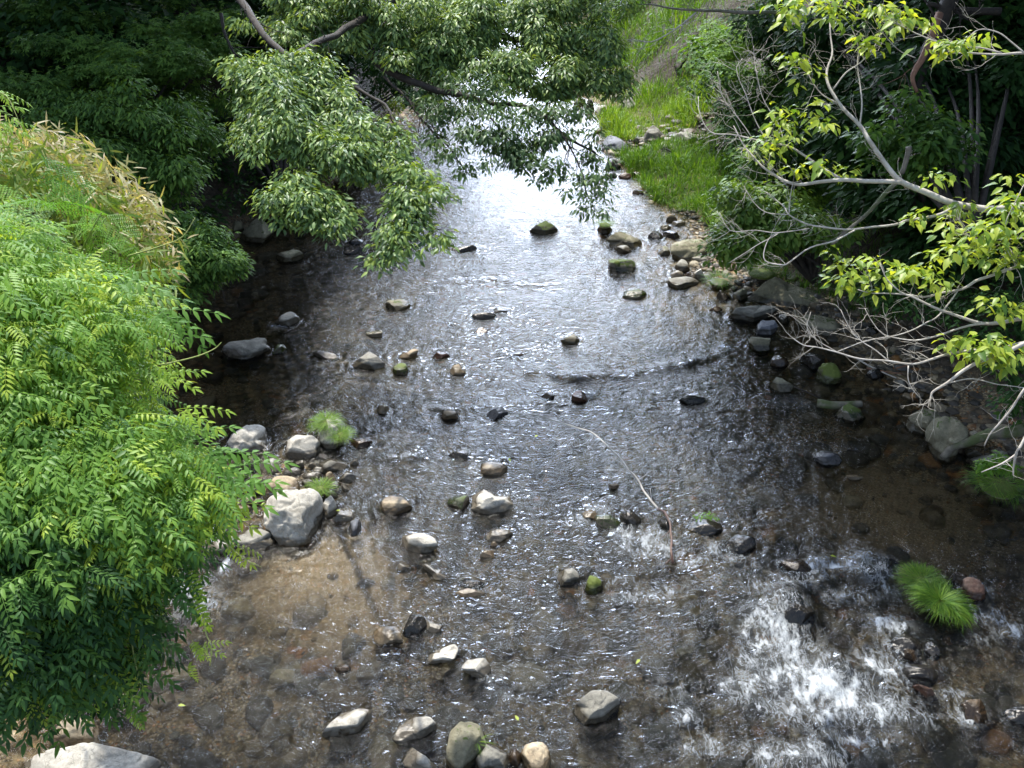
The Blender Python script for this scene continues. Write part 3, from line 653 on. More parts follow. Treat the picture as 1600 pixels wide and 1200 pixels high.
# more short broken riffles where the bed is shallow
for (px, py, L0, h0) in [(760, 440, .8, .03), (840, 446, .7, .035), (1000, 440, .5, .02), (650, 450, .7, .02), (720, 640, .5, .03), (860, 630, .5, .03), (1160, 640, .5, .03), (640, 715, .4, .03), (1190, 700, .5, .03), (960, 900, .5, .04), (1100, 960, .6, .05), (1300, 900, .6, .07), (1150, 880, .4, .05), (480, 985, .5, .04), (620, 1060, .5, .03), (850, 1010, .5, .035), (1010, 1100, .6, .05), (600, 600, .5, .02), (520, 430, .6, .02), (1230, 620, .5, .03), (820, 560, .6, .025)]:
    c = W(px, py); u_ = Xw - c[0]; v_ = Yw - c[1] + .12 * n2(Xw, Yw, 3.5, 2, px * .01) + .25 * u_ * u_ * (1 if px % 3 else -1)
    e_ = np.exp(-(u_ / L0) ** 2); Zw += h0 * e_ * (np.exp(-(v_ / .07) ** 2) - .5 * np.exp(-((v_ - .14) / .08) ** 2) + .4 * np.exp(-((v_ + .18) / .06) ** 2))
# standing ripples, coarser in the riffle, calmer in the pools
wx = Xw + .35 * n2(Xw, Yw, .9, 3, 5.0); wy = Yw + .35 * n2(Xw, Yw, .9, 3, 8.0)
turb = np.interp(Yw, [2, 5, 8, 11, 14, 20, 40], [1.0, 1.0, .75, .6, .42, .3, .25])
px_w = Xw / np.maximum(1, np.hypot(Yw, 7)) 
turb = turb * (.65 + .5 * np.clip(n2(Xw, Yw, .35, 3, 12.0) * 1.8 + .5, 0, 1)) + .9 * np.clip(FO, 0, 1)
pool = np.maximum(np.exp(-(((Xw - W(360, 600)[0]) / 1.5) ** 2 + ((Yw - W(360, 600)[1]) / 2.2) ** 2)), np.exp(-(((Xw - W(1400, 790)[0]) / 1.3) ** 2 + ((Yw - W(1400, 790)[1]) / 1.2) ** 2)))
pool = np.maximum(pool, np.exp(-(((Xw - W(500, 870)[0]) / .8) ** 2 + ((Yw - W(500, 870)[1]) / .6) ** 2)))
turb = turb * (1 - .75 * pool)
w1 = 1 - np.abs(n2(wx, wy * .8, 2.2, 3, 1.0)) * 2; w2 = 1 - np.abs(n2(wx * 1.1, wy, 5.5, 3, 4.0)) * 2; w3 = n2(wx, wy, 13.0, 2, 6.0)
Zw = Zw + turb * (.020 * w1 + .013 * w2 + .006 * w3) + FO * (.085 * n2(Xw, Yw, 3.2, 2, 3.3) + .04 * n2(Xw, Yw, 9, 4, 5.3) + .02)
for (rx_, ry_, a, b_, h, z) in ROCKS:
    if z > .01: continue
    i0, i1 = np.searchsorted(yw, [ry_ - b_ - 1.4, ry_ + b_ + .8])
    if i1 <= i0: continue
    xs_ = Xw[i0:i1]; ys_ = Yw[i0:i1]; q = np.hypot((xs_ - rx_) / a, (ys_ - ry_) / b_)
    dd = (q - 1) * (a + b_) / 2; amp = .010 * np.exp(-np.clip(dd, 0, 9) * 5) * (dd > -.1) * (Yw[i0:i1] < 30)
    Zw[i0:i1] += amp * np.cos(dd * 55 + n2(xs_, ys_, 5, 2, 1.0) * 3)
    # small V-shaped wake running downstream (towards the bridge)
    dn = ry_ - ys_; vv = np.abs(np.abs(xs_ - rx_) - a * .8 - dn * .28)
    Zw[i0:i1] += .012 * np.exp(-(vv / .05) ** 2) * np.clip(dn, 0, 1) * np.exp(-np.clip(dn, 0, 9) * 1.2) * (dn > 0)
# thin water film sheet drapes over the wet cascade stones
for (px, py, rr, hh) in [(1235, 950, .26, .16), (1305, 1050, .25, .12), (1370, 885, .28, .10), (1030, 1040, .3, .06), (1080, 1000, .35, .05), (700, 1030, .2, .03), (430, 990, .2, .05), (520, 960, .2, .03), (920, 585, .3, .03), (1150, 930, .3, .06), (1430, 1150, .3, .08)]:
    c = W(px, py); Zw += hh * np.exp(-(((Xw - c[0]) ** 2 + (Yw - c[1]) ** 2) / rr ** 2) ** 1.5)
L_, S_ = grid(Xw, yw)
bedz = terrain_z(Xw, Yw)
calm = np.clip(1 - turb, 0, 1)
me = raw_mesh('water', np.stack([Xw, Yw, Zw], -1).reshape(-1, 3), L_, S_, {'foam': FO.ravel(), 'turb': np.clip(turb, 0, 1.6).ravel(), 'deep': np.clip((Zw - bedz) / .35, 0, 1).ravel()})
m, nt, out = newmat('stream_water')
g = ND(nt, 'ShaderNodeNewGeometry'); pos = g.outputs['Position']
af = ND(nt, 'ShaderNodeAttribute', attribute_name='foam').outputs['Fac']; at = ND(nt, 'ShaderNodeAttribute', attribute_name='turb').outputs['Fac']; ad = ND(nt, 'ShaderNodeAttribute', attribute_name='deep').outputs['Fac']
def ridged(scale, det, dist, stretch):
    mp = ND(nt, 'ShaderNodeMapping'); mp.inputs['Scale'].default_value = stretch; LK(nt, pos, mp.inputs[0])
    n = NOISE(nt, mp.outputs[0], scale, det, .55, dist)
    return MATH(nt, 'SUBTRACT', 1.0, MATH(nt, 'MULTIPLY', MATH(nt, 'ABSOLUTE', MATH(nt, 'SUBTRACT', n, .5)), 4.0))
h1 = ridged(4.6, 3, 1.1, (.7, 1.15, 1)); h2 = ridged(12, 4, 1.3, (.75, 1.1, 1)); h3 = ridged(38, 3, .8, (1, 1, 1))
hh = MATH(nt, 'ADD', MATH(nt, 'MULTIPLY', h1, .019), MATH(nt, 'ADD', MATH(nt, 'MULTIPLY', h2, .0095), MATH(nt, 'MULTIPLY', h3, .0019)))
bp = ND(nt, 'ShaderNodeBump', i_Distance=1.0); LK(nt, hh, bp.inputs['Height']); LK(nt, MATH(nt, 'ADD', MATH(nt, 'MULTIPLY', at, .95), .15, True), bp.inputs['Strength'])
gl = ND(nt, 'ShaderNodeBsdfGlossy', i_Roughness=.10); LK(nt, bp.outputs[0], gl.inputs['Normal'])
trn = ND(nt, 'ShaderNodeBsdfTransparent'); tint = ramp(nt, ad, [(0, (.90, .88, .80)), (1, (.35, .365, .32))]); LK(nt, tint, trn.inputs[0])
rf = ND(nt, 'ShaderNodeBsdfRefraction', i_IOR=1.25, i_Roughness=.0); LK(nt, bp.outputs[0], rf.inputs['Normal']); LK(nt, tint, rf.inputs[0])
tm = ND(nt, 'ShaderNodeMixShader', i_0=.38); LK(nt, trn.outputs[0], tm.inputs[1]); LK(nt, rf.outputs[0], tm.inputs[2])
fr = ND(nt, 'ShaderNodeFresnel', i_IOR=1.42); LK(nt, bp.outputs[0], fr.inputs['Normal'])
wm = ND(nt, 'ShaderNodeMixShader'); LK(nt, fr.outputs[0], wm.inputs[0]); LK(nt, tm.outputs[0], wm.inputs[1]); LK(nt, gl.outputs[0], wm.inputs[2])
fm = ND(nt, 'ShaderNodeMapping'); fm.inputs['Scale'].default_value = (1.45, .75, 1); fm.inputs['Rotation'].default_value = (0, 0, -.5); LK(nt, pos, fm.inputs[0])
fn = NOISE(nt, fm.outputs[0], 5.5, 10, .70, .15); fn2 = NOISE(nt, fm.outputs[0], 26, 6, .75, .2)
fil = MATH(nt, 'SUBTRACT', 1.0, MATH(nt, 'MULTIPLY', MATH(nt, 'ABSOLUTE', MATH(nt, 'SUBTRACT', NOISE(nt, fm.outputs[0], 6, 7, .66, .8), .5)), 7.0))
core = ramp(nt, MATH(nt, 'ADD', MATH(nt, 'MULTIPLY', af, .62), MATH(nt, 'ADD', MATH(nt, 'MULTIPLY', MATH(nt, 'SUBTRACT', fn, .5), 2.6), MATH(nt, 'MULTIPLY', MATH(nt, 'SUBTRACT', fn2, .5), .45))), [(.44, 0.0), (.60, .38), (.92, .93)])
veil = MATH(nt, 'MULTIPLY', ramp(nt, fn2, [(.38, .0), (.7, .7)]), ramp(nt, MATH(nt, 'ADD', MATH(nt, 'MULTIPLY', af, .8), MATH(nt, 'SUBTRACT', fn, .5)), [(.25, 0), (1.0, .6)]))
strk = MATH(nt, 'MULTIPLY', ramp(nt, fil, [(.7, 0), (1.0, .35)]), ramp(nt, af, [(.12, 0), (.5, 1)]))
fmask = MATH(nt, 'MAXIMUM', MATH(nt, 'MULTIPLY', core, ramp(nt, af, [(.08, 0), (.3, 1)])), MATH(nt, 'MAXIMUM', veil, strk))
fd = ND(nt, 'ShaderNodeBsdfPrincipled', i_Roughness=.35); fd.inputs['Base Color'].default_value = (.60, .645, .68, 1)
fbp = ND(nt, 'ShaderNodeBump', i_Strength=.9, i_Distance=.05); LK(nt, MATH(nt, 'ADD', fn, MATH(nt, 'MULTIPLY', fn2, .4)), fbp.inputs['Height']); LK(nt, fbp.outputs[0], fd.inputs['Normal'])
fx = ND(nt, 'ShaderNodeMixShader'); LK(nt, fmask, fx.inputs[0]); LK(nt, wm.outputs[0], fx.inputs[1]); LK(nt, fd.outputs[0], fx.inputs[2])
LK(nt, fx.outputs[0], out.inputs[0])
tag(link('water', me, m), kind='structure')

# ------------------------------------------------------------------ stream-bed cobbles (beyond counting)
def cobbles(name, n, region, smin, smax, zoff, mats, lab):
    A = Acc(); tv, tf = ICO[3]; T = []
    for s in range(8):
        r = np.random.default_rng(s + 50); v = tv * (1 + .22 * fbm(tv * 1.4 + r.uniform(0, 30, 3), 2)[:, None])
        for k in range(5):
            nn = unit(r.normal(size=3)); d = v @ nn - r.uniform(.6, .85); v = v - np.clip(d, 0, None)[:, None] * nn * .9
        T.append((v, tf.ravel(), np.full(len(tf), 3)))
    x, y = region(n); n = len(x); z = terrain_z(x, y)
    s = smin + (smax - smin) * rng.random(n) ** 3.2
    a = rng.uniform(0, 6.28, n); Rm = np.zeros((n, 3, 3)); Rm[:, 0, 0] = np.cos(a); Rm[:, 0, 1] = -np.sin(a); Rm[:, 1, 0] = np.sin(a); Rm[:, 1, 1] = np.cos(a); Rm[:, 2, 2] = 1
    sc = np.stack([s * rng.uniform(.8, 1.3, n), s * rng.uniform(.7, 1.1, n), s * rng.uniform(.35, .6, n)], -1)
    zz = z + zoff * s
    top = zz + sc[:, 2]; zz = np.where((top > -.015) & (x > xl(y)) & (x < xr(y)) & (s > .03), -.015 - sc[:, 2], zz)
    for k in range(8):
        m_ = np.arange(n) % 8 == k
        A.inst(T[k], np.stack([x, y, zz], -1)[m_], Rm[m_], sc[m_], rng.random(m_.sum()))
    o = A.build(name, mats); tag(o, lab, 'gravel', kind='stuff'); return o
m, nt, out = newmat('cobble')
a = ND(nt, 'ShaderNodeAttribute', attribute_name='v').outputs['Fac']; g = ND(nt, 'ShaderNodeNewGeometry'); n = NOISE(nt, g.outputs['Position'], 22, 5, .7)
c = ramp(nt, a, [(0, (.05, .045, .035)), (.18, (.12, .10, .07)), (.34, (.07, .06, .045)), (.5, (.18, .14, .085)), (.62, (.11, .08, .045)), (.74, (.24, .20, .13)), (.84, (.10, .095, .085)), (.955, (.24, .12, .04)), (.98, (.34, .30, .22))], 'CONSTANT')
c = MIXC(nt, 1.0, c, ramp(nt, n, [(.3, .5), (.7, 1.3)]), 'MULTIPLY')
p = ND(nt, 'ShaderNodeBsdfPrincipled', i_Roughness=.6); LK(nt, c, p.inputs['Base Color']); LK(nt, p.outputs[0], out.inputs[0]); M['cobble'] = m
def reg_bed(n):
    y = 3.2 + 22 * rng.random(n) ** 1.6; x = xl(y) + (xr(y) - xl(y)) * rng.random(n); keep = np.abs(x) < .62 * y + 5
    for (c, r) in sand_c: keep &= (np.hypot(x - c[0], y - c[1]) > r * .8) | (rng.random(n) < .3)
    return x[keep], y[keep]
cobbles('riverbed_stones', 6500, reg_bed, .025, .19, .35, M['cobble'], 'brown and orange stones covering the stream bed under water')
def reg_beach(n):
    y = np.where(rng.random(n) < .35, rng.uniform(15, 19.5, n), rng.uniform(6.5, 16, n)); x = xr(y) + rng.normal(.5, .6, n)
    return x, y
cobbles('beach_gravel', 4200, reg_beach, .015, .10, .1, M['cobble'], 'dark gravel scattered along the shaded right shore')
def reg_l(n):
    c = W(470, 740); x = rng.normal(c[0], .55, n); y = rng.normal(c[1], .45, n); return x, y
def reg_far(n):
    c = W(1015, 228); return rng.normal(c[0], 1.0, n), rng.normal(c[1], .8, n)
cobbles('far_gravel', 700, reg_far, .03, .16, .4, M['cobble'], 'dark gravel bar between the far grass patches')
cobbles('shore_pebbles', 1500, reg_l, .01, .075, .5, M['cobble'], 'small pebbles between the pale rocks on the left')

# ------------------------------------------------------------------ foliage generators
TL = T_leaf(.36, .06, .2); TLB = T_leaf(.46, .07, .22); TS = T_small(.5); TM = T_maple(); TBAM = T_leaf(.13, .01, .18); TP = [T_pinnate(6), T_pinnate(5, .33, .27, .5), T_pinnate(7, .28, .21, .25)]; TBP = T_bipinnate()
def blob_points(blobs, dens, shell=.55, flat=False):
    """points in lumps; each lump is (px, py, rx, ry, depth) with a radius as deep as it is wide"""
    out = []; nor = []
    sub = []
    for (px, py, rx, ry, d) in blobs:
        m = (rx + ry) / 2
        for _ in range(7):
            k = rng.uniform(.22, .6); a = rng.normal(0, .6, 3).clip(-1.15, 1.15)
            sub.append((px + a[0] * rx, py + a[1] * ry, rx * k * .6 + m * k * .4, ry * k * (.45 if flat else .6) + (0 if flat else m * k * .35), d + a[2] * m * d / F))
    for (px, py, rx, ry, d) in sub:
        s = d / F; n = int(dens * rx * ry / 100 * (1.9 if flat else .75)) + 1
        u = unit(rng.normal(size=(n, 3))); r = shell + (1 - shell) * rng.random(n) ** .6
        q = u * r[:, None]
        out.append(P(px, py, d) + q[:, :1] * rx * s * RT + q[:, 1:2] * ry * s * UP * 1.0 + q[:, 2:] * (rx + ry) * .45 * s * FW); nor.append(u[:, :1] * RT + u[:, 1:2] * UP + u[:, 2:] * FW)
    return np.concatenate(out), np.concatenate(nor)
def fans(A, pts, nor, T, size, per=7, droop=.7, tone=.5, tvar=.2, toplight=0.0, spread=1.0, rad=.06, up_bias=0.0):
    N = len(pts); P3 = np.repeat(pts, per, 0); n = len(P3); size = size * np.repeat(rng.uniform(.65, 1.3, N), per)
    az = rng.uniform(0, 2 * np.pi, N).repeat(per) + np.tile(np.linspace(0, 2 * np.pi, per, endpoint=False), N) + rng.normal(0, .3, n)
    base = np.repeat(unit(nor * np.array([1, 1, .2])), per, 0)
    h = np.stack([np.cos(az), np.sin(az), 0 * az], -1) * spread + base * .55
    f = unit(h) + np.array([0, 0, -1]) * (droop + rng.normal(0, .22, n))[:, None]
    up = np.array([0, 0, 1.0]) + rng.normal(0, .28, (n, 3)) + base * (.35 + up_bias)
    pos = P3 + unit(h) * rad * rng.uniform(.2, 1, n)[:, None] + rng.normal(0, rad * .3, (n, 3))
    v = np.clip(np.repeat(rng.normal(tone, tvar * .6, N), per) + rng.normal(0, tvar * .6, n), 0, 1)
    A.inst(T, pos, frames(f, up), size * rng.uniform(.65, 1.2, n), v)
def bough(A, px_pts, d0, d1, r0, r1, sides=7, jit=0.0, n=4, a=.5):
    k = len(px_pts); ds = np.linspace(d0, d1, k); p = smooth_path([P(x, y, d) for (x, y), d in zip(px_pts, ds)], n)
    if jit: p = p + np.stack([fbm(p * 3 + 5, 2), fbm(p * 3 + 15, 2), fbm(p * 3 + 25, 2)], -1) * jit
    A.tube(p, np.linspace(r0, r1, len(p)), sides, a); return p
def twigs(A, p, n, L, r, depth=2, bias=(0, 0, .1), a=.5, tips=None, wig=.25):
    """recursive fine twigs off a path"""
    for _ in range(n):
        i = rng.integers(int(len(p) * .15), len(p) - 1); t = unit(p[min(i + 1, len(p) - 1)] - p[max(i - 1, 0)])
        d = unit(t * rng.uniform(.3, .9) + rng.normal(0, .55, 3) + np.array(bias)); Ln = L * rng.uniform(.45, 1.15); q = [p[i]]; k = 7
        for s in range(k):
            d = unit(d + rng.normal(0, wig, 3) * .5 + np.array(bias) * .25); q.append(q[-1] + d * Ln / k)
        q = np.array(q); A.tube(q, np.linspace(r, r * .35, len(q)), 4, a)
        if tips is not None: tips.append(q[-1])
        if depth > 1: twigs(A, q, int(rng.integers(2, 5)), L * .55, r * .6, depth - 1, bias, a, tips, wig)

# ------------------------------------------------------------------ left foreground bush (pinnate leaves)
def in_poly(x, y, poly):
    poly = np.array(poly, float); ins = np.zeros(len(x), bool); j = len(poly) - 1
    for i in range(len(poly)):
        xi, yi = poly[i]; xj, yj = poly[j]
        ins ^= ((yi > y) != (yj > y)) & (x < (xj - xi) * (y - yi) / (yj - yi + 1e-12) + xi); j = i
    return ins
bush_poly = [(-120, 330), (20, 330), (90, 400), (200, 440), (240, 500), (215, 560), (240, 630), (300, 700), (330, 770), (300, 830), (260, 890), (215, 940), (215, 1000), (190, 1060), (150, 1085), (60, 1080), (-120, 1090)]
t = thing('pinnate_bush', 'big bright green bush with feather-like leaves filling the left foreground', 'bush', tuple(P(-190, 1150, 5.6)))
A = Acc(); AS = Acc()
n = 2700; x = rng.uniform(-120, 360, n * 2); y = rng.uniform(320, 1100, n * 2); k = in_poly(x, y, bush_poly); x = x[k][:n]; y = y[k][:n]; n = len(x)
edge = np.array([min(1, max(0, (np.interp(yy, [330, 440, 500, 560, 630, 700, 770, 830, 940, 1080], [20, 200, 240, 215, 240, 300, 330, 300, 215, 180]) - xx) / 200)) for xx, yy in zip(x, y)])
d = 5.3 - .5 * np.clip((y - 400) / 500, 0, 1) - .55 * edge ** .7 + rng.random(n) ** 1.3 * 1.3
pts = np.array([P(a, b, c) for a, b, c in zip(x, y, d)])
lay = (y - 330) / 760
for kk in range(n):
    m_ = 3 + int(rng.integers(0, 2)); az = rng.uniform(0, 6.28) + np.arange(m_) * 2.4
    f = np.stack([np.cos(az) * .9 + .25, np.sin(az) * .9 - .45, rng.uniform(-.35, .35, m_)], -1)
    lum = .72 - .54 * np.clip((lay[kk] - .5) / .35, 0, 1) + .16 * rng.normal()  # lower leaves get darker colour, painting in the bush's shaded underside
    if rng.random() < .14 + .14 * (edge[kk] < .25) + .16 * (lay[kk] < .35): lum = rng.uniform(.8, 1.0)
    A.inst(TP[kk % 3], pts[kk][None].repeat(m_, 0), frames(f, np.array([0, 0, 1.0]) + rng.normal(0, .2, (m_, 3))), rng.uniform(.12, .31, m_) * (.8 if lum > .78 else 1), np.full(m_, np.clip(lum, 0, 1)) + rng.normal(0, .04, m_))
# sprays that reach out over the stream
for (px, py, d0, ax, lum, sz) in [(255, 490, 5.0, .1, .6, .36), (270, 480, 5.0, -.5, .55, .34), (300, 640, 4.9, .0, .9, .26), (340, 700, 4.9, -.3, .55, .36), (370, 735, 4.9, .2, .5, .34), (330, 715, 4.9, .1, .6, .36), (345, 790, 4.9, .0, .97, .30), (330, 760, 4.9, -.1, .95, .3), (315, 810, 4.9, .2, .93, .28), (375, 850, 4.9, -.4, 1.0, .20), (360, 770, 4.8, .3, .55, .32), (325, 930, 4.8, -1.2, .85, .25), (320, 890, 4.8, -1.3, .85, .22), (200, 440, 5.2, .4, .5, .34), (325, 1000, 4.8, -1.1, .85, .14), (335, 1010, 4.8, .2, .9, .14), (322, 1035, 4.8, -1.5, .88, .13), (205, 1060, 4.8, -1.0, .4, .3), (230, 1010, 4.8, -.6, .35, .28), (235, 965, 4.8, -.4, .35, .28), (290, 870, 4.8, -.8, .3, .3), (285, 905, 4.8, -.9, .3, .3), (270, 590, 5.0, .3, .9, .24), (265, 570, 5, -.2, .92, .22), (300, 690, 5, .5, .6, .3),(222,1110,4.8,-.8,.8,.14), (15, 140, 5.3, -.3, .85, .18), (0, 170, 5.3, .2, .85, .2), (10, 200, 5.3, -.1, .9, .2), (25, 190, 5.3, 0, .8, .16)]:
    for q in range(3):
        f = np.array([[math.cos(ax + q * .5 - .5), -.5 * q + .2, math.sin(ax) * .8 - .05 * q]])
        A.inst(TP[q], P(px - 25, py, d0)[None], frames(f, np.array([0, -.2, 1.0])), np.array([sz * (1 - .12 * q)]), np.array([lum + rng.normal(0, .04)]))
A.build('leaves', M['bush'], t)
base = P(-190, 1150, 5.6)
for (px, py, d) in [(60, 1000, 5.4), (120, 900, 5.5), (40, 800, 5.6), (170, 760, 5.6), (100, 650, 5.8), (200, 880, 5.3), (60, 520, 6.0), (150, 560, 6.0), (250, 760, 5.3), (120, 1060, 5)]:
    e = P(px, py, d); mid = (base * .45 + e * .55) + np.array([-.1, .15, .1]); AS.tube(smooth_path([base - np.array([0, 0, 1.2]), base, mid, e], 6), np.linspace(.02, .004, 19), 6)
for path, d0 in [([(250, 570), (275, 565), (310, 556), (335, 545), (346, 535)], 4.95), ([(340, 830), (360, 855), (385, 875), (408, 886)], 4.9), ([(318, 960), (322, 990), (330, 1010), (328, 1040)], 4.8), ([(205, 1000), (215, 1050), (235, 1100)], 4.8), ([(200, 400), (250, 385), (285, 370), (305, 340)], 5.6), ([(-20, 140), (10, 150), (30, 190)], 5.3)]:
    bough(AS, path, d0, d0 - .05, .005, .0022, 4)
AS.build('stems', M['stem'], t)

# mimosa-like fronds among the bush
t = thing('mimosa_frond_bush', 'fine-leaved ferny fronds poking out above the bush at left edge', 'bush', tuple(P(20, 520, 6.2)))
A = Acc(); AS = Acc()
for i in range(34):
    px = rng.uniform(-30, 190); py = rng.uniform(300, 500) + px * .1; p = P(px, py, rng.uniform(5.1, 5.8)); m_ = 1
    f = np.stack([rng.uniform(-.6, 1, m_), rng.uniform(-1, .3, m_), rng.uniform(-.6, .5, m_)], -1)
    A.inst(TBP, p[None].repeat(m_, 0), frames(f, np.array([0, -.3, 1.0]) + rng.normal(0, .35, (m_, 3))), rng.uniform(.16, .32, m_), rng.uniform(.2, 1, m_))
    if i % 5 == 0: AS.tube(smooth_path([P(20, 520, 6.2), P(px * .6 + 10, (py + 520) / 2, 6.0), p], 5), np.linspace(.012, .004, 11), 5)
A.build('fronds', M['frond'], t); AS.build('stems', M['stem'], t)

# bamboo grass with dry tips
for (nm, lab, poly, cnt, tone, d0) in [('dry_bamboo', 'straw-coloured drying bamboo grass drooping on top of the left thicket', [(-60, 190), (60, 200), (125, 215), (180, 255), (235, 305), (262, 370), (262, 440), (215, 400), (140, 330), (60, 300), (-60, 300)], 1900, .68, 7.0),
                              ('green_bamboo', 'yellow green bamboo grass below the dry straw-coloured tips', [(-60, 220), (60, 230), (160, 300), (230, 370), (265, 440), (250, 520), (130, 470), (60, 400), (-60, 420)], 1500, .2, 6.6)]:
    t = thing(nm, lab, 'bamboo', tuple(P(30, 520, d0 + .6)))
    A = Acc(); AS = Acc(); xx = rng.uniform(-60, 270, cnt); yy = rng.uniform(185, 525, cnt); k = in_poly(xx, yy, poly); xx = xx[k]; yy = yy[k]
    pts = np.array([P(a, b, d0 - .25 * a / 270 + rng.uniform(-.1, .7)) for a, b in zip(xx, yy)])
    per = 5; n = len(pts) * per; pp = pts.repeat(per, 0) + rng.normal(0, .05, (n, 3))
    f = np.stack([rng.normal(.3, .7, n), rng.normal(-.2, .5, n), rng.normal(-.6, .6, n)], -1)
    A.inst(TBAM, pp, frames(f, np.array([.4, -.6, .7]) + rng.normal(0, .4, (n, 3))), rng.uniform(.09, .17, n), np.clip(rng.normal(tone, .22, n), 0, 1))
    A.build('leaves', M['bamboo'], t)
    for i in range(26):
        j = int(rng.integers(0, len(pts))); AS.tube(smooth_path([P(rng.uniform(-20, 80), rng.uniform(430, 520), d0 + .6), pts[j] * .6 + P(30, 400, d0 + .4) * .4 + np.array([0, 0, .12]), pts[j]], 5), np.linspace(.006, .002, 11), 4)
    AS.build('culms', M['stem'], t)

# ------------------------------------------------------------------ trees with layered shaded foliage
def mixmat(b): return b
def leafy(name, label, cat, blobs, dens, T, size, mat, tone=.5, tvar=.2, droop=.5, per=6, shell=.5, boughs=(), bark='dark_bark', base=None, rad=.12, spread=1.0, group=None, up_bias=0., crown='crown'):
    b0 = blobs[0]; base = base if base is not None else P(b0[0], b0[1] + b0[3], b0[4])
    t = thing(name, label, cat, tuple(base), group)
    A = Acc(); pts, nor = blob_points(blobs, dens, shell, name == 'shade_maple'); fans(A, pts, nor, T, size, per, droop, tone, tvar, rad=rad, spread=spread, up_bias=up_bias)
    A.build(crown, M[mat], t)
    AS = Acc(); root = np.array(base, float)
    for (path, d0, d1, r0, r1) in boughs: 
        p = bough(AS, path, d0, d1, r0, r1, 8, .05)
        twigs(AS, p, 5, .8, r1 * .5, 2)
    if cat in ('tree', 'shrub'):
        for j, b in enumerate(blobs[:: max(1, len(blobs) // 9)]):
            e = P(b[0], b[1], b[4]); mid = root * .5 + e * .5 + np.array([0, 0, .3]); AS.tube(smooth_path([root, mid, e], 6), np.linspace(.05, .01, 13), 6)
    if AS.V: AS.build('trunk' if cat == 'tree' else 'stems', M[bark], t)
    return t
lb = lambda L, d: [(x, y, rx, ry, d + dd) for (x, y, rx, ry, dd) in L]
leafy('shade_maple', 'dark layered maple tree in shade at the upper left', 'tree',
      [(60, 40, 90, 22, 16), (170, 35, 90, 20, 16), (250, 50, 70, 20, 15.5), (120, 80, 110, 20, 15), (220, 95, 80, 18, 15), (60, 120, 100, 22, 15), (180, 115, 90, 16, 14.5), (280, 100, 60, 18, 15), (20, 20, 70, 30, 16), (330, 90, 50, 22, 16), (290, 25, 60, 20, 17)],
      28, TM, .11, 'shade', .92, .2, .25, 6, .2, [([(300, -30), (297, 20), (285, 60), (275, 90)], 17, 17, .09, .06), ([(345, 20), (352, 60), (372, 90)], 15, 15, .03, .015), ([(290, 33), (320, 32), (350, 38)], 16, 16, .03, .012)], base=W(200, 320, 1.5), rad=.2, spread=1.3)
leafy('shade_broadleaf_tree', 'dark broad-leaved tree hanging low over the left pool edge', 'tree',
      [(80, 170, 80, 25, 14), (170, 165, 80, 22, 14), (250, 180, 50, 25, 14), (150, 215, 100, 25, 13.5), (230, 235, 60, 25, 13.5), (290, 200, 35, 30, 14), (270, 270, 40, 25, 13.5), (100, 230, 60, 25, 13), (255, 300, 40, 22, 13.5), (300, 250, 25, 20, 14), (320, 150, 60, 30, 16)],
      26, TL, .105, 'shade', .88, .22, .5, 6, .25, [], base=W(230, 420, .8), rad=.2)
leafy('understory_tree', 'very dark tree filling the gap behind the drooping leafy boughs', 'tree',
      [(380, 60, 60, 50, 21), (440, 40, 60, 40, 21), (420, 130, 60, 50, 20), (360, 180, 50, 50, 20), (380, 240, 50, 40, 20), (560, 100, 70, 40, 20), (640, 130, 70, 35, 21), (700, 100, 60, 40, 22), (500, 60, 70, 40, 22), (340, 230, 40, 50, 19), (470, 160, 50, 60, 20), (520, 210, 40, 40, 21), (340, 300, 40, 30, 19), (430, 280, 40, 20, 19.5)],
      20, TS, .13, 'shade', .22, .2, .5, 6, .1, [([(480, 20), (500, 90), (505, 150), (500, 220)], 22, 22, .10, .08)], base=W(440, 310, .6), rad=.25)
leafy('low_shrub', 'mid green shrub leaning over the dark water left of the whale-shaped rock', 'shrub',
      [(300, 370, 38, 22, 12.5), (320, 400, 40, 25, 12.2), (290, 410, 40, 30, 12), (335, 425, 26, 18, 12.2), (285, 350, 25, 18, 12.6), (270, 440, 25, 18, 12), (345, 405, 20, 15, 12.2)],
      42, TL, .085, 'shade', .85, .18, .45, 6, .3, [([(330, 430), (345, 450), (352, 470), (360, 478)], 12.1, 12.1, .008, .003), ([(335, 430), (330, 455), (337, 470)], 12.1, 12.1, .006, .003)], base=W(255, 480, .1), rad=.12)
leafy('bank_undergrowth', 'dim brown green undergrowth on the far left bank above dark water', 'plant',
      [(370, 300, 60, 22, 18), (330, 330, 50, 22, 17), (420, 320, 30, 15, 18.5), (400, 270, 50, 25, 19), (450, 300, 30, 20, 19)],
      8, TS, .12, 'shade', .4, .3, .5, 5, .2, [], base=W(370, 360, .1), rad=.25)
leafy('sunny_far_maple', 'small yellow green sapling glowing through the boughs near the far left ledge', 'tree',
      [(535, 205, 16, 8, 20), (620, 165, 22, 14, 22), (600, 180, 18, 8, 22), (460, 240, 24, 14, 20), (500, 265, 22, 9, 20)],
      30, TS, .10, 'lime', .5, .2, .3, 6, .2, [], base=W(560, 270, .1), rad=.15)

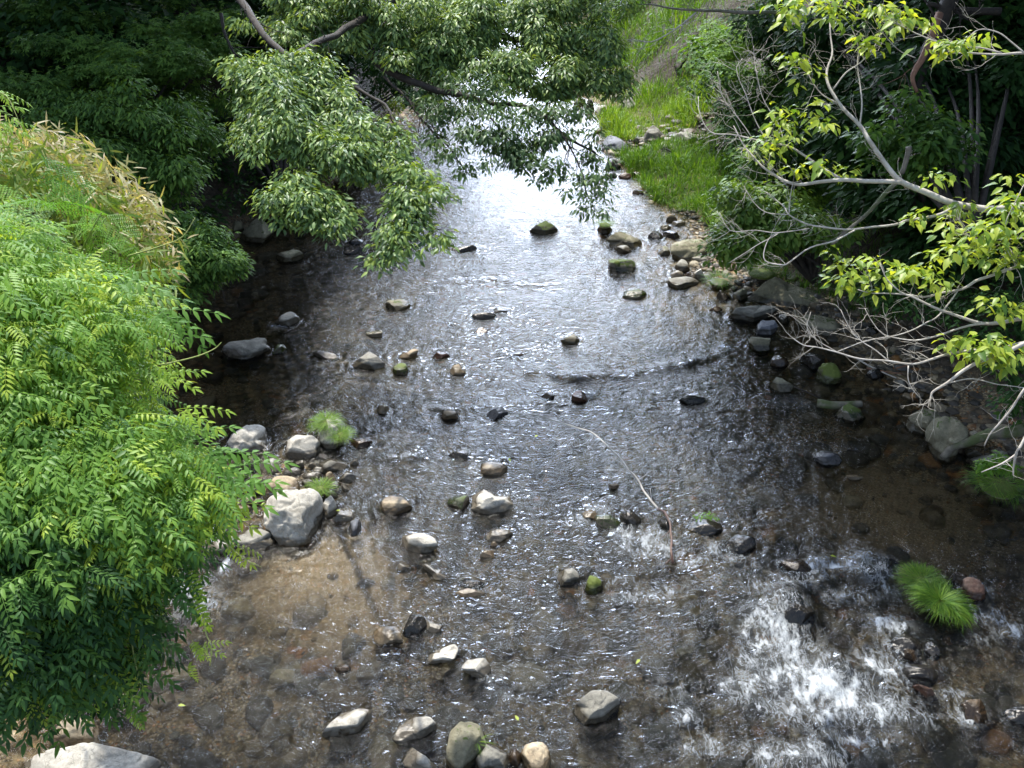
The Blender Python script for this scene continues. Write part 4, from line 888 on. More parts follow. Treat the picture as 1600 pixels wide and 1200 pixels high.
# ------------------------------------------------------------------ overhanging tree in the middle
zel_l = [(420, 105, 52, 26, 9.6), (480, 105, 36, 22, 9.6), (385, 115, 36, 20, 9.5), (400, 150, 44, 24, 9.4), (460, 160, 50, 26, 9.3), (520, 150, 28, 36, 9.6), (420, 190, 40, 20, 9.2), (480, 200, 55, 24, 9.1), (540, 200, 45, 26, 9.4), (440, 222, 50, 16, 9.0), (500, 240, 55, 18, 9.0), (585, 215, 48, 24, 9.3), (605, 245, 42, 24, 9.1), (560, 265, 40, 16, 9.0), (620, 265, 22, 16, 9),
         (462, 285, 30, 20, 8.7), (480, 312, 45, 20, 8.6), (510, 325, 40, 18, 8.6), (455, 325, 30, 16, 8.5), (490, 345, 40, 13, 8.5), (655, 282, 26, 16, 8.8), (650, 312, 30, 16, 8.7), (640, 340, 24, 14, 8.6), (620, 370, 32, 14, 8.5), (660, 378, 28, 13, 8.5), (605, 395, 18, 14, 8.5)]
zel_l = [(a, b, c, e, f * .72) for (a, b, c, e, f) in zel_l]
zel_t = [(455, 40, 60, 20, 12), (520, 60, 40, 14, 12), (600, 20, 60, 24, 12), (470, 8, 60, 22, 12), (560, 5, 60, 24, 12), (590, 42, 46, 24, 12), (640, 60, 46, 26, 12), (610, 85, 28, 10, 11.8), (700, 50, 60, 36, 12), (680, 95, 50, 16, 11.8), (760, 40, 60, 40, 12.2), (750, 90, 55, 22, 11.9), (820, 45, 60, 42, 12.4), (830, 100, 50, 22, 12), (890, 45, 55, 42, 12.6), (900, 105, 55, 28, 12.2), (945, 95, 28, 40, 12.4), (940, 30, 32, 40, 12.8), (720, 10, 90, 22, 12.6), (840, 8, 80, 22, 12.8), (870, 142, 46, 14, 12), (480, 35, 55, 14, 11.8), (960, 130, 18, 18, 12.4), (780, 118, 40, 16, 11.8)]
zel_r = [(745, 160, 34, 22, 11), (770, 190, 44, 26, 11), (810, 200, 40, 26, 11), (800, 235, 44, 22, 10.9), (840, 255, 32, 16, 10.9), (850, 275, 18, 10, 10.8), (780, 225, 30, 22, 10.9), (860, 175, 40, 16, 11), (890, 200, 36, 18, 11), (915, 225, 32, 16, 11), (935, 245, 18, 10, 11), (905, 275, 34, 12, 10.8), (918, 298, 30, 12, 10.8), (922, 320, 28, 10, 10.8), (675, 185, 26, 20, 11.4), (690, 215, 24, 12, 11.2), (705, 238, 22, 9, 11.1), (730, 262, 14, 9, 11), (700, 165, 24, 14, 11.3), (725, 130, 40, 14, 11.3), (660, 150, 30, 14, 11.6)]
t = thing('overhanging_tree', 'big tree with pale drooping leaf fans arching over the river at top centre', 'tree', (-9.2, 13, 3.0))
A = Acc()
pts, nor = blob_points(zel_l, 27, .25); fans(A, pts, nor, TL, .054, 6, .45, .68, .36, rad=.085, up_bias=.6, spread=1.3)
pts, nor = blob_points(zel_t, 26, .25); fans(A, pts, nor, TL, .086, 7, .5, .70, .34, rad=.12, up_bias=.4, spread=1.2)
pts, nor = blob_points(zel_r, 11, .15); fans(A, pts, nor, TL, .078, 6, .6, .30, .18, rad=.09)  # right boughs toned darker than the lit ones, shade put into leaf colour
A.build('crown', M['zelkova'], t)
A = Acc(); root = np.array([-9.2, 13, 3.0])
pth = smooth_path([root, (-8.2, 12.8, 6), (-6.2, 13, 8.2), P(350, -60, 10)], 6); A.tube(pth, np.linspace(.24, .045, len(pth)), 10)
pth = smooth_path([(-6.2, 13, 8.2), (-3.5, 14.6, 8.5), P(700, -60, 12.5)], 6); A.tube(pth, np.linspace(.2, .1, len(pth)), 10)
for (pp, d0, d1, r0, r1, tw) in [([(350, -40), (375, 0), (400, 35), (430, 72), (470, 110), (470, 160), (478, 240), (495, 300)], 10, 6.5, .045, .008, 10), ([(700, -60), (600, 10), (540, 45), (480, 75), (440, 110), (410, 150)], 13.5, 7.6, .06, .012, 8),
        ([(560, 30), (590, 100), (640, 125), (700, 145), (760, 160), (830, 170), (880, 210), (930, 240)], 12, 11, .06, .012, 14), ([(600, 120), (640, 160), (670, 200), (700, 230), (735, 275)], 11.6, 11, .02, .006, 8), ([(830, 165), (870, 200), (905, 260), (920, 310)], 11, 10.8, .015, .006, 8),
        ([(540, 130), (590, 160), (620, 200), (650, 270), (645, 330), (620, 390)], 7.2, 6.2, .014, .004, 8), ([(640, -10), (660, 15), (680, 25), (740, 50)], 11.9, 12, .04, .02, 5), ([(640, 10), (720, 40), (800, 60), (900, 80), (950, 100)], 12.6, 12.5, .06, .015, 8), ([(745, 150), (770, 190), (810, 230), (855, 270)], 11.1, 10.9, .015, .006, 6)]:
    p = bough(A, pp, d0, d1, r0, r1, 8, .04); twigs(A, p, tw, .5, .006, 2, (0, 0, -.2))
A.build('trunk', M['dark_bark'], t)

# ------------------------------------------------------------------ right bank: grass, shrubs, trees
TG = [T_blade(.022, .5), T_blade(.016, .9), T_blade(.02, .25)]
def grass_patch(name, label, x, y, z, ln, tone, tvar=.2, kind='stuff', cat='grass', lean=None, mat='grass', parent=None, wd=1.0):
    n = len(x); A = Acc(); az = rng.uniform(0, 6.28, n)
    f = np.stack([np.cos(az), np.sin(az), 0 * az], -1)
    up = np.array([0, 0, 1.0]) + rng.normal(0, .22, (n, 3))
    if lean is not None: up = up + lean; 
    up = unit(up); s = unit(np.cross(up, f)); f2 = np.cross(s, up); Rm = np.stack([f2, s, up], -1)
    L = ln * rng.uniform(.55, 1.2, n)
    for k in range(3):
        m_ = np.arange(n) % 3 == k
        A.inst(TG[k], np.stack([x, y, z], -1)[m_], Rm[m_], np.stack([L, L * wd, L], -1)[m_], np.clip(rng.normal(tone, tvar, m_.sum()), 0, 1))
    if parent is not None: return A.build(name, M[mat], parent)
    o = A.build(name, M[mat]); tag(o, label, cat, kind=kind); return o
def px_scatter(poly, n, zf):
    poly = np.array(poly); lo = poly.min(0); hi = poly.max(0); x = rng.uniform(lo[0], hi[0], n); y = rng.uniform(lo[1], hi[1], n); k = in_poly(x, y, poly); x = x[k]; y = y[k]
    Pp = np.array([W(a, b, .15) for a, b in zip(x, y)])
    return Pp[:, 0], Pp[:, 1], terrain_z(Pp[:, 0], Pp[:, 1]) - .02
x, y, z = px_scatter([(935, 190), (960, 165), (1010, 150), (1090, 140), (1120, 170), (1110, 210), (1060, 212), (1000, 222), (955, 218)], 9000, 0)
grass_patch('bright_grass', 'sunlit yellow green grass on far right bank', x, y, z + .2 * np.clip(n2(x, y, .9, 2, 7.7), 0, 1), .40 + .35 * n2(x, y, .9, 2, 7.7), .8, .22)
n = 30000; y = rng.uniform(25, 46, n); x = xr(y) + rng.uniform(.2, 9.5, n); z = terrain_z(x, y)
grass_patch('hillside_grass', 'tall soft grass covering the far right slope', x, y, z - .05 + .3 * np.clip(n2(x, y, .6, 2, 7.7), 0, 1), .45 + .35 * n2(x, y, .6, 2, 7.7), .5, .2)
n = 24000; y = rng.uniform(16.4, 21.6, n); x = xr(y) + .1 + rng.uniform(0, 4.4, n); k = (x - xr(y) > .12 + .5 * np.clip((18.6 - y), 0, 1)) & (n2(x, y, 1.6, 2, 4.4) > -.42); x = x[k]; y = y[k]
grass_patch('bank_grass', 'lush green grass mound along the right bank', x, y, terrain_z(x, y) - .02 + .22 * np.clip(x - xr(y), 0, 1) + .22 * np.clip(n2(x, y, 1.3, 2, 7.7), 0, 1), .36 + .2 * n2(x, y, 1.3, 2, 7.7), .42, .22)
x, y, z = px_scatter([(980, 268), (985, 250), (1010, 245), (1050, 250), (1040, 268), (1005, 276)], 1400, 0)
grass_patch('waterside_grass', 'low grass patch by the shallows above the lush mound', x, y, z, .3, .5)
n = 5200; y = rng.uniform(12.8, 17.5, n); x = xr(y) + rng.uniform(.9, 3.6, n)
grass_patch('shaded_grass', 'dark shaded grass beneath the right trees', x, y, terrain_z(x, y) - .02, .34, .2, .15)

def tuft(label, px, py, rpx, n, ln, tone, zb=.05, flop=.9, rot=0, asp=1.0, name='grass_tuft'):
    c = W(px, py, zb); s = depth_at(px, py, zb) / F; t = thing(name, label, 'grass tuft', tuple(c), 'grass tufts in the stream')
    a = rng.uniform(0, 6.28, n); r = np.sqrt(rng.random(n)) * rpx * s * .75
    x = np.cos(a) * r; y = np.sin(a) * r * asp; x, y = x * math.cos(rot) - y * math.sin(rot), x * math.sin(rot) + y * math.cos(rot)
    lean = np.stack([x, y, 0 * x], -1) / (rpx * s) * flop + np.array([0, 0, .0]) + rng.normal(0, .12, (n, 3))
    az = np.arctan2(y, x) + rng.normal(0, .5, n); up = unit(np.array([0, 0, 1.0]) + lean); f = np.stack([np.cos(az), np.sin(az), 0 * az], -1)
    sd = unit(np.cross(up, f)); f2 = np.cross(sd, up); Rm = np.stack([f2, sd, up], -1); A = Acc(); L = ln * rng.uniform(.35, 1.25, n)
    zz = c[2] + .42 * (1 - (r / (rpx * s)) ** 2) * rpx * s
    A.inst(TG[1], np.stack([c[0] + x, c[1] + y, zz], -1), Rm, np.stack([L, L * .6, L], -1), np.clip(rng.normal(tone, .3, n), 0, 1))
    A.build('blades', M['grass'], t); A2 = Acc(); tv, tf = ICO[3]
    A2.add(tv * np.array([rpx * s * .7, rpx * s * .7 * asp, .05]) @ np.array([[math.cos(rot), math.sin(rot), 0], [-math.sin(rot), math.cos(rot), 0], [0, 0, 1]]) + c, tf.ravel(), np.full(len(tf), 3)); A2.build('root_clump', M['moss'], t)
    return t
tuft('big bright grass clump trailing downstream among white water', 1466, 948, 36, 1900, .24, .5, .12, .9, R(-50), .55)
tuft('upper rounder part-clump of bright grass beside the wet dark ledge', 1438, 912, 32, 1100, .17, .62, .12, .8)
tuft('long-bladed tuft on the left side of the pale tufted rock', 510, 664, 20, 600, .19, .7, .22, 1.1)
tuft('shorter mossy tuft on the right side of the pale tufted rock', 533, 682, 17, 600, .15, .75, .16, 1.0)
tuft('small tuft behind the largest boulder', 502, 766, 18, 420, .16, .75, .10, 1.0)
tuft('small round tuft on the brown stone in the far channel', 945, 352, 13, 300, .17, .65, .16, .9)
tuft('mossy sprig on the left shoulder of the grey dome', 964, 411, 7, 60, .07, .4, .16, .8)
tuft('broad dark-edged tuft hanging from the right shore near the branch tips', 1560, 762, 40, 600, .26, .45, .25, 1.1)
tuft('small grass sprig growing between the bottom grey and olive rocks', 745, 1160, 9, 50, .16, .7, .15, .7)
tuft('dark tuft at the near end of the right gravel spit', 1124, 442, 22, 350, .25, .15, .06, .9)
tuft('low dark grass tuft beneath shrub leaves right of spit', 1190, 428, 30, 350, .3, .15, .2, .9)

leafy('bank_shrub', 'olive green broad-leaved shrub hanging over the right shore stones', 'shrub',
      [(1160, 320, 50, 22, 15), (1200, 340, 55, 28, 14.6), (1150, 360, 35, 20, 14.5), (1230, 362, 50, 24, 14.2), (1180, 380, 45, 20, 14), (1260, 340, 50, 25, 14.5), (1290, 370, 40, 22, 14), (1140, 390, 28, 14, 14.2), (1210, 300, 50, 22, 15.5)],
      22, TLB, .115, 'shrub', .6, .2, .4, 6, .3, [([(1290, 420), (1240, 390), (1180, 370)], 14.4, 14.2, .02, .008)], base=W(1270, 440, .5), rad=.16)
leafy('evergreen_shrub', 'glossy dark evergreen shrub in deep shade behind the white branches', 'shrub',
      [(1430, 175, 40, 18, 12), (1460, 200, 40, 20, 12), (1400, 200, 30, 22, 12), (1480, 230, 35, 20, 12), (1440, 225, 35, 18, 11.8), (1380, 230, 25, 20, 12.2), (1420, 255, 30, 14, 12)],
      16, TLB, .12, 'shrub', .3, .2, .3, 6, .3, [], base=W(1450, 420, .8), rad=.15)
leafy('bright_maple', 'lime green maple spray catching sun at the top right', 'tree',
      [(1150, 45, 45, 16, 19), (1190, 65, 50, 16, 18.5), (1130, 60, 30, 12, 19), (1210, 40, 45, 14, 19), (1170, 85, 36, 10, 18.5), (1230, 75, 30, 14, 18.5)],
      30, TM, .095, 'maple', .55, .22, .2, 6, .15, [], base=W(1250, 170, 1.8), rad=.2, spread=1.4)
leafy('ivy_slope_shrub', 'mid green bushes climbing the slope above the far grass', 'shrub',
      [(1110, 110, 40, 30, 21), (1150, 130, 45, 30, 20), (1160, 180, 30, 26, 19.5), (1200, 160, 45, 40, 19), (1180, 220, 45, 26, 18.5), (1240, 120, 50, 40, 19), (1220, 250, 45, 26, 17.5), (1270, 200, 50, 50, 18),],
      18, TS, .13, 'shade', .75, .22, .5, 6, .2, [], base=W(1200, 290, .8), rad=.25)
leafy('dark_evergreen_tree', 'black green tree mass behind bare twigs at the right edge', 'tree',
      [(1300, 60, 70, 60, 16), (1400, 50, 80, 60, 16), (1500, 30, 80, 50, 16), (1590, 60, 70, 60, 15.5), (1470, 110, 60, 50, 14.8), (1400, 110, 50, 40, 15), (1580, 110, 60, 50, 15), (1520, 70, 50, 40, 15), (1350, 150, 70, 60, 15), (1560, 160, 90, 70, 14.5), (1540, 260, 90, 60, 14), (1450, 320, 80, 50, 14), (1350, 270, 60, 60, 15), (1600, 380, 70, 60, 13), (1300, 200, 50, 50, 16), (1500, 400, 60, 30, 13.5), (1250, 20, 60, 40, 18)],
      13, TS, .16, 'shade', .25, .2, .5, 6, .1, [([(1500, -30), (1470, 40), (1445, 90), (1440, 150), (1465, 190)], 14, 14, .14, .05), ([(1560, 20), (1500, 15), (1450, 5)], 14, 14, .06, .03), ([(1425, 150), (1430, 200), (1420, 235)], 13, 13, .045, .04)], base=W(1520, 380, 2.5), rad=.3)
leafy('slope_top_shrubs', 'distant green shrubs at the head of the far grassy bank', 'shrub',
      [(1020, 20, 60, 30, 34), (1090, 30, 50, 30, 30), (1050, 70, 40, 20, 29), (1100, 80, 36, 20, 26), (980, 5, 50, 22, 38)],
      16, TS, .2, 'maple', .2, .2, .5, 6, .2, [], base=W(1060, 110, .8), rad=.35)
leafy('far_river_trees', 'hazy far trees closing the river valley beyond the boughs', 'tree',
      [(900, -40, 120, 45, 48), (760, -30, 120, 45, 50), (640, -20, 110, 60, 46), (1000, -50, 100, 50, 46), (560, 20, 90, 60, 40), (480, 30, 80, 60, 34)],
      16, TS, .35, 'shade', .6, .2, .5, 6, .2, [], base=(0, 52, 0), rad=.5)
leafy('shore_weeds', 'dim leafy weeds on the shaded bank below the twigs at right', 'plant',
      [(1610, 630, 30, 20, 11), (1480, 480, 60, 30, 12.5), (1560, 500, 60, 40, 12), (1420, 450, 50, 25, 13), (1600, 580, 50, 40, 11), (1350, 440, 50, 20, 13.5)],
      9, TLB, .09, 'shade', .5, .25, .4, 5, .3, [], base=W(1560, 700, .6), rad=.15)
leafy('leaf_sprout', 'small green sprout growing from the right shore tuft', 'plant', [(1562, 725, 20, 12, 10.4)], 50, TLB, .06, 'maple', .5, .2, .4, 5, .3, [], base=W(1560, 745, .3), rad=.05, bark='stem', crown='leaves')
leafy('rock_weeds', 'tiny green weeds sprouting on the dark rock by the drifted branch', 'plant', [(1100, 808, 12, 6, 10.6), (1112, 812, 8, 5, 10.6)], 25, TLB, .04, 'maple', .3, .2, .3, 4, .3, [], base=W(1100, 815, .1), rad=.04, bark='stem', crown='leaves')

# ------------------------------------------------------------------ foreground white-barked tree at the right
t = thing('bare_twig_tree', 'white-barked tree with bare twigs and lime leaves reaching in from the right', 'tree', (7.0, 6.0, .6))
AB = Acc(); AT = Acc(); D0 = 7.0
tr = [([(1720, 380), (1650, 330), (1600, 322), (1544, 329), (1495, 318), (1450, 300), (1411, 283), (1390, 262), (1362, 224), (1344, 196), (1309, 157), (1294, 129), (1292, 108), (1299, 80), (1298, 35)], 6.8, 7.4, .034, .005, 10),
  ([(1411, 284), (1383, 283), (1320, 280), (1285, 283), (1250, 288), (1225, 282), (1208, 273), (1190, 262), (1175, 245), (1159, 224), (1145, 196)], 7.05, 7.5, .019, .004, 14),
  ([(1316, 278), (1285, 259), (1257, 241), (1229, 227), (1197, 222), (1173, 215), (1141, 210), (1110, 206), (1094, 178), (1092, 150)], 7.2, 7.6, .011, .003, 16),
  ([(1344, 196), (1348, 164), (1344, 133), (1339, 101), (1341, 70), (1330, 40)], 7.2, 7.3, .007, .003, 9), ([(1309, 161), (1285, 147), (1264, 119), (1255, 90)], 7.3, 7.4, .006, .003, 7),
  ([(1302, 140), (1320, 115), (1344, 98), (1369, 70), (1386, 35)], 7.3, 7.2, .007, .003, 7), ([(1197, 222), (1180, 190), (1165, 150), (1150, 110), (1160, 90)], 7.5, 7.6, .005, .002, 10), ([(1229, 227), (1215, 190), (1190, 150), (1180, 100), (1178, 70)], 7.4, 7.6, .005, .002, 12), ([(1173, 215), (1150, 180), (1130, 150), (1122, 110)], 7.5, 7.6, .004, .002, 9),
  ([(1495, 322), (1470, 335), (1446, 341), (1418, 346), (1397, 353), (1334, 360), (1285, 355), (1257, 348), (1232, 336), (1222, 322), (1194, 300)], 6.9, 7.3, .013, .003, 9),
  ([(1334, 362), (1302, 378), (1267, 388), (1236, 409), (1225, 415), (1197, 406), (1196, 385), (1208, 367), (1236, 362)], 7.0, 7.2, .007, .003, 5),
  ([(1264, 357), (1215, 364), (1180, 360), (1141, 360), (1124, 332)], 7.2, 7.3, .005, .002, 6), ([(1215, 366), (1180, 385), (1141, 409)], 7.2, 7.2, .004, .002, 2), ([(1232, 336), (1234, 310), (1240, 285)], 7.2, 7.2, .004, .003, 2),
  ([(1232, 336), (1200, 332), (1180, 318), (1160, 290)], 7.2, 7.3, .004, .002, 4),
  ([(1720, 470), (1650, 495), (1600, 497), (1560, 504), (1528, 504), (1494, 493), (1456, 478), (1427, 464), (1410, 458), (1387, 438), (1375, 410)], 6.5, 6.7, .018, .003, 6),
  ([(1720, 380), (1650, 405), (1600, 415), (1580, 421), (1551, 431), (1525, 438), (1502, 452), (1471, 458), (1445, 464), (1416, 461), (1384, 461), (1364, 460), (1341, 454)], 6.6, 6.8, .016, .003, 6),
  ([(1560, 504), (1525, 507), (1491, 517), (1462, 527), (1433, 533), (1399, 530), (1376, 521), (1361, 501), (1353, 484)], 6.5, 6.7, .009, .002, 7),
  ([(1700, 510), (1600, 536), (1560, 545), (1520, 548), (1485, 553), (1456, 563), (1427, 569), (1387, 564), (1341, 562), (1307, 553), (1278, 544), (1255, 539), (1235, 524)], 6.3, 6.6, .013, .003, 12),
  ([(1387, 564), (1364, 547), (1347, 536), (1330, 518), (1315, 484)], 6.5, 6.6, .005, .002, 6), ([(1307, 551), (1341, 536), (1370, 530), (1400, 526), (1427, 516), (1450, 504), (1468, 493), (1495, 455)], 6.6, 6.7, .003, .006, 5),
  ([(1307, 553), (1280, 535), (1262, 515), (1268, 488)], 6.6, 6.6, .004, .002, 8), ([(1700, 470), (1600, 536), (1537, 562), (1505, 579), (1482, 596), (1459, 610), (1455, 622), (1448, 631), (1436, 634)], 6.1, 6.4, .017, .003, 5),
  ([(1419, 570), (1419, 590), (1427, 608), (1442, 625)], 6.4, 6.4, .005, .002, 3), ([(1485, 596), (1520, 590), (1560, 600), (1600, 608)], 6.3, 6.2, .005, .003, 5), ([(1640, 560), (1600, 614), (1583, 640), (1563, 663), (1548, 680), (1538, 698)], 5.9, 6.1, .010, .004, 2),
  ([(1650, 600), (1600, 689), (1588, 706), (1583, 724), (1581, 741)], 5.9, 6.0, .011, .004, 2), ([(1588, 709), (1565, 724), (1534, 739)], 6.0, 6.0, .007, .003, 1),
  ([(1680, 90), (1600, 83), (1565, 84), (1530, 85), (1484, 84)], 6.6, 6.8, .012, .005, 4), ([(1600, 82), (1579, 63), (1558, 49), (1530, 47), (1509, 66)], 6.6, 6.7, .006, .003, 4), ([(1565, 82), (1530, 75), (1498, 74), (1442, 56), (1404, 38), (1379, 35)], 6.7, 7, .007, .003, 9), ([(1430, 90), (1400, 75), (1370, 40), (1360, 10)], 7, 7, .004, .002, 6),
  ([(1600, 290), (1575, 340), (1570, 380), (1590, 420)], 6.5, 6.5, .004, .002, 9), ([(1600, 372), (1560, 375), (1520, 372), (1480, 345)], 6.5, 6.6, .006, .003, 8)]
for (pp, d0, d1, r0, r1, tw) in tr:
    p = bough(AB, pp, d0, d1, r0, r1, 7, .02); twigs(AT, p[len(p) // 4:], int(tw * 1.0),   .30, .0020, 2, (-.1, 0, .12), wig=.45)
trk = smooth_path([(7.0, 6.0, .3), (6.2, 6.0, 2.2), P(1800, 560, 7.2), P(1720, 380, 6.8), P(1700, 90, 6.7), P(1720, -150, 7)], 6); AB.tube(trk, np.linspace(.14, .06, len(trk)), 10)
AB.build('trunk', M['white_bark'], t); AT.build('twigs', M['twig'], t)
A = Acc(); lc = [(1235, 18, 18, 14, 7), (1250, 25, 14, 18, 7), (1240, 95, 20, 8, 7), (1255, 115, 24, 14, 7), (1300, 8, 24, 10, 7), (1330, 15, 30, 12, 7), (1370, 20, 34, 14, 7), (1405, 30, 26, 14, 7), (1355, 65, 16, 10, 7), (1435, 35, 18, 10, 7), (1470, 75, 26, 12, 6.8), (1530, 62, 22, 9, 6.8), (1500, 66, 16, 8, 6.8), (1265, 165, 18, 9, 7.2), (1225, 190, 24, 10, 7.2), (1215, 215, 16, 8, 7.3), (1235, 205, 20, 12, 7.2), (1290, 190, 26, 7, 7.2), (1192, 245, 16, 12, 7.3), (1215, 228, 18, 6, 7.3), (1245, 268, 16, 6, 7.2), (1290, 257, 13, 7, 7.1), (1322, 270, 9, 4, 7.1), (1462, 275, 20, 8, 6.9), (1435, 337, 22, 8, 6.9), (1490, 325, 26, 9, 6.8), (1590, 290, 18, 12, 6.6), (1570, 325, 26, 9, 6.6),
     (1320, 420, 22, 14, 6.8), (1345, 432, 30, 16, 6.8), (1378, 430, 18, 18, 6.8), (1430, 420, 32, 15, 6.7), (1450, 430, 28, 16, 6.7), (1505, 375, 40, 14, 6.6), (1530, 355, 34, 16, 6.6), (1500, 400, 30, 12, 6.6), (1540, 390, 34, 14, 6.5), (1580, 345, 26, 20, 6.5), (1585, 400, 26, 16, 6.5), (1570, 480, 26, 10, 6.4), (1590, 490, 20, 10, 6.4), (1495, 540, 26, 9, 6.4), (1530, 540, 30, 10, 6.4), (1560, 560, 26, 12, 6.3), (1590, 555, 20, 10, 6.3), (1550, 535, 24, 9, 6.3)]
pts, nor = blob_points([(a, b, rx * 1.15, ry * 1.3, d + rng.normal(0, .12)) for (a, b, rx, ry, d) in lc], 3.0, .2); fans(A, pts, nor, TLB, .088, 3, .42, .62, .42, rad=.06, spread=1.2)
A.build('leaves', M['lime'], t)
for (nm, lab, pp, d0, d1, r0, r1, mt, tw) in [('grey_branch', 'thick grey brown dead branch slanting behind the white branches', [(1418, 231), (1414, 252), (1407, 273), (1390, 297), (1355, 336), (1330, 357), (1300, 380)], 9.5, 9.8, .03, .016, 'grey_bark', 7),
        ('broken_branch', 'short reddish broken branch stub in dark shade', [(1470, 20), (1445, 85), (1432, 108), (1428, 120), (1436, 142)], 11, 11, .05, .018, 'red_bark', 1), ('dead_branch', 'thin bare branch crossing above the far grass', [(1250, 18), (1190, 20), (1120, 19), (1078, 16), (1032, 10), (997, 7)], 13, 13, .03, .008, 'grey_bark', 12), ('drooping_dead_twig', 'pale bare twig drooping left below the thin bare branch', [(1088, 21), (1067, 38), (1025, 61), (997, 63), (960, 66)], 13, 13, .014, .004, 'twig', 10)]:
    A = Acc(); p = bough(A, pp, d0, d1, r0, r1, 8, .04); twigs(A, p, tw, .5, .005, 2)
    o = A.build(nm, M[mt]); tag(o, lab, 'branch')

# drifted branch in the stream, old log, fallen mossy branch, driftwood
def lying(name, lab, cat, pts, zs, r0, r1, mt, tw=0, jit=.03, sides=8):
    A = Acc(); p = smooth_path([W(x, y, z) for (x, y), z in zip(pts, zs)], 5); p = p + np.stack([fbm(p * 4 + 5, 2), fbm(p * 4 + 15, 2), fbm(p * 4 + 25, 2) * .5], -1) * jit
    k = np.linspace(r0, r1, len(p)) * (1 + .12 * fbm(p * 9, 2)); A.tube(p, k, sides)
    if tw: twigs(A, p, tw, .25, r1 * .5, 1)
    o = A.build(name, M[mt]); tag(o, lab, cat); return o
lying('drifted_branch', 'long thin pale branch curving down through the stream centre', 'branch', [(790, 650), (830, 646), (880, 662), (925, 676), (958, 705), (990, 742), (1012, 775), (1027, 792)], [.11, .13, .14, .15, .15, .15, .13, .10], .006, .012, 'twig', 3, .03)
lying('waterlogged_branch_end', 'dark reddish end of the drifted branch standing in foam', 'branch', [(1027, 792), (1040, 802), (1048, 830), (1050, 862), (1052, 880)], [.10, .14, .12, .09, .02], .011, .017, 'wet_wood', 2, .03)
lying('old_log', 'short greenish weathered log lying in dark water at right', 'log', [(1277, 630), (1300, 634), (1325, 634), (1346, 631)], [.04, .05, .05, .06], .065, .05, 'grey_bark', 0, .02, 10)
lying('fallen_mossy_branch', 'thick mossy fallen branch on the right shore behind the tall boulder', 'branch', [(1470, 715), (1490, 700), (1520, 688), (1560, 678), (1620, 665), (1680, 650)], [.05, .2, .35, .5, .7, .9], .04, .10, 'grey_bark', 2, .05, 10)
lying('thin_stick', 'thin dark stick lying across the blocky stone shallows', 'stick', [(1238, 603), (1260, 612), (1280, 622)], [.04, .05, .04], .012, .008, 'dark_bark', 0, .02)
for i, (lab, a, b) in enumerate([('brown driftwood stick on the shaded gravel beach', (1355, 575), (1410, 583)), ('pale driftwood stick by the mossy ledge', (1338, 560), (1400, 590)), ('crooked driftwood piece beneath lime leaves', (1400, 575), (1440, 560)), ('short straw stick above the long flat-topped block', (1150, 458), (1178, 456))]):
    za, zb = [float(terrain_z(np.array([W(*q)[0]]), np.array([W(*q)[1]]))[0]) + .06 for q in (a, b)]
    o = lying('driftwood', lab, 'stick', [a, ((a[0] + b[0]) / 2, (a[1] + b[1]) / 2 + 2), b], [za, (za + zb) / 2, zb], .014, .009, 'red_bark' if i % 2 == 0 else 'twig', 1, .03); o['group'] = 'driftwood sticks'

# floating yellow leaves
for i, (px, py, lab) in enumerate([(278, 1102, 'yellow leaf floating near the lower left rapids'), (836, 683, 'yellow leaf drifting just below the branch'), (810, 1126, 'orange leaf by the wet tan stone at the bottom'), (532, 798, 'orange yellow leaf on the upright pale wedge'), (1000, 1030, 'small orange leaf in the lower middle ripples'), (795, 716, 'faded yellow leaf right of the egg-shaped stone'), (1297, 868, 'yellow leaf caught at the head of the cascade')]):
    A = Acc(); A.inst(TLB, W(px, py, .06)[None], frames(np.array([[math.cos(i), math.sin(i), .1]]), np.array([0, 0, 1.0])), np.array([.07]), np.array([.95])); o = A.build('fallen_leaf', M['lime']); tag(o, lab, 'leaf', 'fallen leaves')

# ------------------------------------------------------------------ tall bank trees whose crowns stand above the picture and shade the banks
def tall(label, x, y, h, blobs, tone=.35):
    z0 = float(terrain_z(np.array([x]), np.array([y]))[0]); t = thing('bank_tree', label, 'tree', (x, y, z0), 'tall trees on the banks')
    A = Acc(); AS = Acc(); p = smooth_path([(x, y, z0 - .3), (x + .2, y, z0 + h * .4), (x, y + .2, z0 + h * .8)], 6); AS.tube(p, np.linspace(.22, .12, len(p)), 8)
    for (bx, by, bz, r) in blobs:
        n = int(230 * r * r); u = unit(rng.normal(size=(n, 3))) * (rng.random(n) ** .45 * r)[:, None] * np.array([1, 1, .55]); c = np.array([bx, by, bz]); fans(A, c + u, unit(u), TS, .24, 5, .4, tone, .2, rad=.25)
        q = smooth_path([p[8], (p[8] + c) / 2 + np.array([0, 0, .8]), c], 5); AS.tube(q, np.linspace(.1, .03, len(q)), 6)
    A.build('crown', M['shade'], t); AS.build('trunk', M['dark_bark'], t)
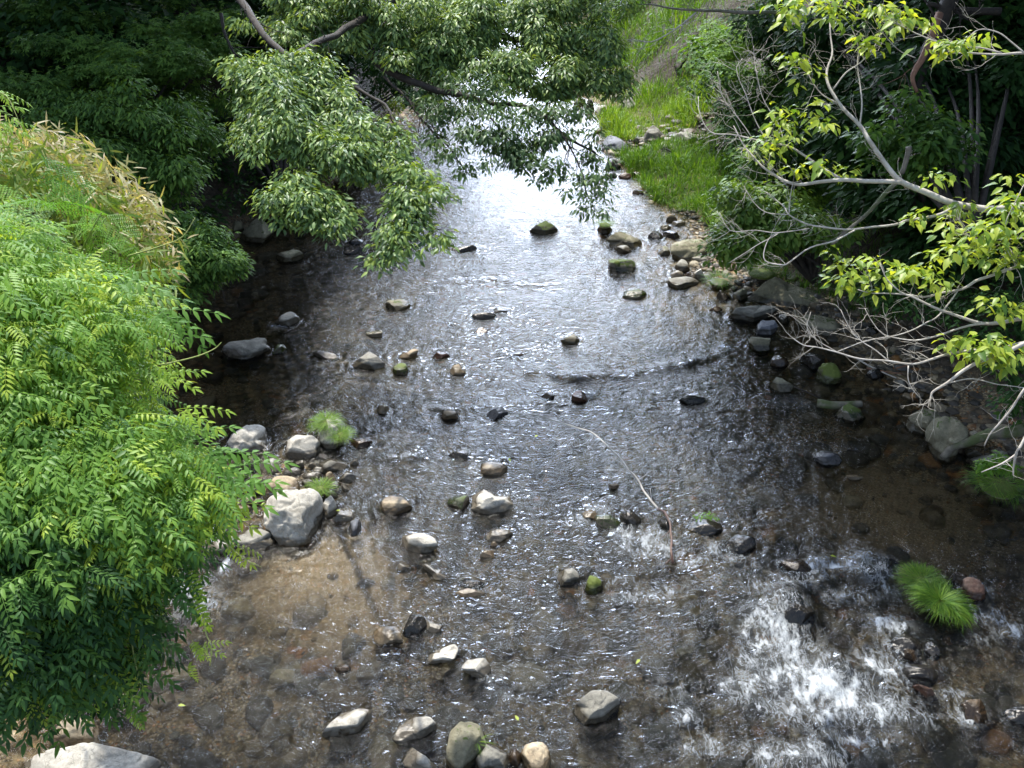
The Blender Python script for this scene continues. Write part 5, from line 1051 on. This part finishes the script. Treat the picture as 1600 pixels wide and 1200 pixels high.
tall('tall shade tree rooted above the dark left pool', -11, 15, 11, [(-10, 20, 11, 3.2), (-8, 24, 11, 3), (-12, 24, 12, 3.5), (-7.5, 20, 10.5, 2.6), (-6.9, 16.8, 10.5, 2.0), (-9.5, 16.5, 10.5, 2.5), (-6, 22.5, 11, 2.4), (-13, 17, 11, 3)])
tall('tall shade tree farther up the left bank', -10, 27, 12, [(-8.5, 27, 12, 2.6), (-13, 31, 13, 3.0), (-13, 27, 11, 3)])
tall('tall shade tree on the right bank behind the tilted slab', 10.5, 14, 11, [(8, 17, 11.5, 3), (5.2, 17, 11, 2.3), (10, 14, 10, 3), (4.5, 20.5, 11.5, 2.2), (8, 21, 12, 3), (11, 18, 11, 3)])
tall('tall shade tree on the right bank behind the tall boulder', 10, 9.5, 10, [(7.5, 11.5, 9.5, 2.4), (5.2, 13.3, 10.5, 2), (9.5, 9, 9, 2.5), (2.6, 13.6, 10.8, 2.0), (4.2, 16.2, 11.3, 2.3), (1.4, 16.8, 11.8, 1.9), (7, 14.5, 10.5, 2.4)])
tall('tall tree above the far right grass slope', 12, 26, 12, [(10, 27, 12, 3), (8.5, 31, 13, 2.6), (12, 30, 12, 3.4)])
for i, yy in enumerate([17.5, 21, 25, 29.5, 35, 41, 47]):
    xx = float(xl(yy)) - 2.6
    tall(['nearest', 'second', 'third', 'fourth', 'fifth', 'sixth', 'seventh'][i] + ' tree back in the dark wall of trees along the left bank', xx - .8, yy, 9, [(xx - .6, yy, 3.6, 2.0), (xx, yy + .5, 6.4 if i not in (3, 4) else 5.2, 2.5 if i not in (3, 4) else 1.8)] + ([(xx - 1, yy, 9.2, 2.5)] if i not in (3, 4) else []), .3)
for i, (xx, yy) in enumerate([(8.5, 17), (9, 21), (10, 25.5), (9.6, 31), (9.5, 37), (8.5, 44)]):
    tall(['nearest', 'second', 'third', 'fourth', 'fifth', 'sixth'][i] + ' tree back in the leafy row above the right slope', xx + .8, yy, 9, [(xx + .4, yy, 4.6, 2.0), (xx, yy + .5, 7.2, 2.6), (xx + 1, yy, 9.8, 2.5)], .45)
print('verts', sum(len(o.data.vertices) for o in SC.objects if o.type == 'MESH'))
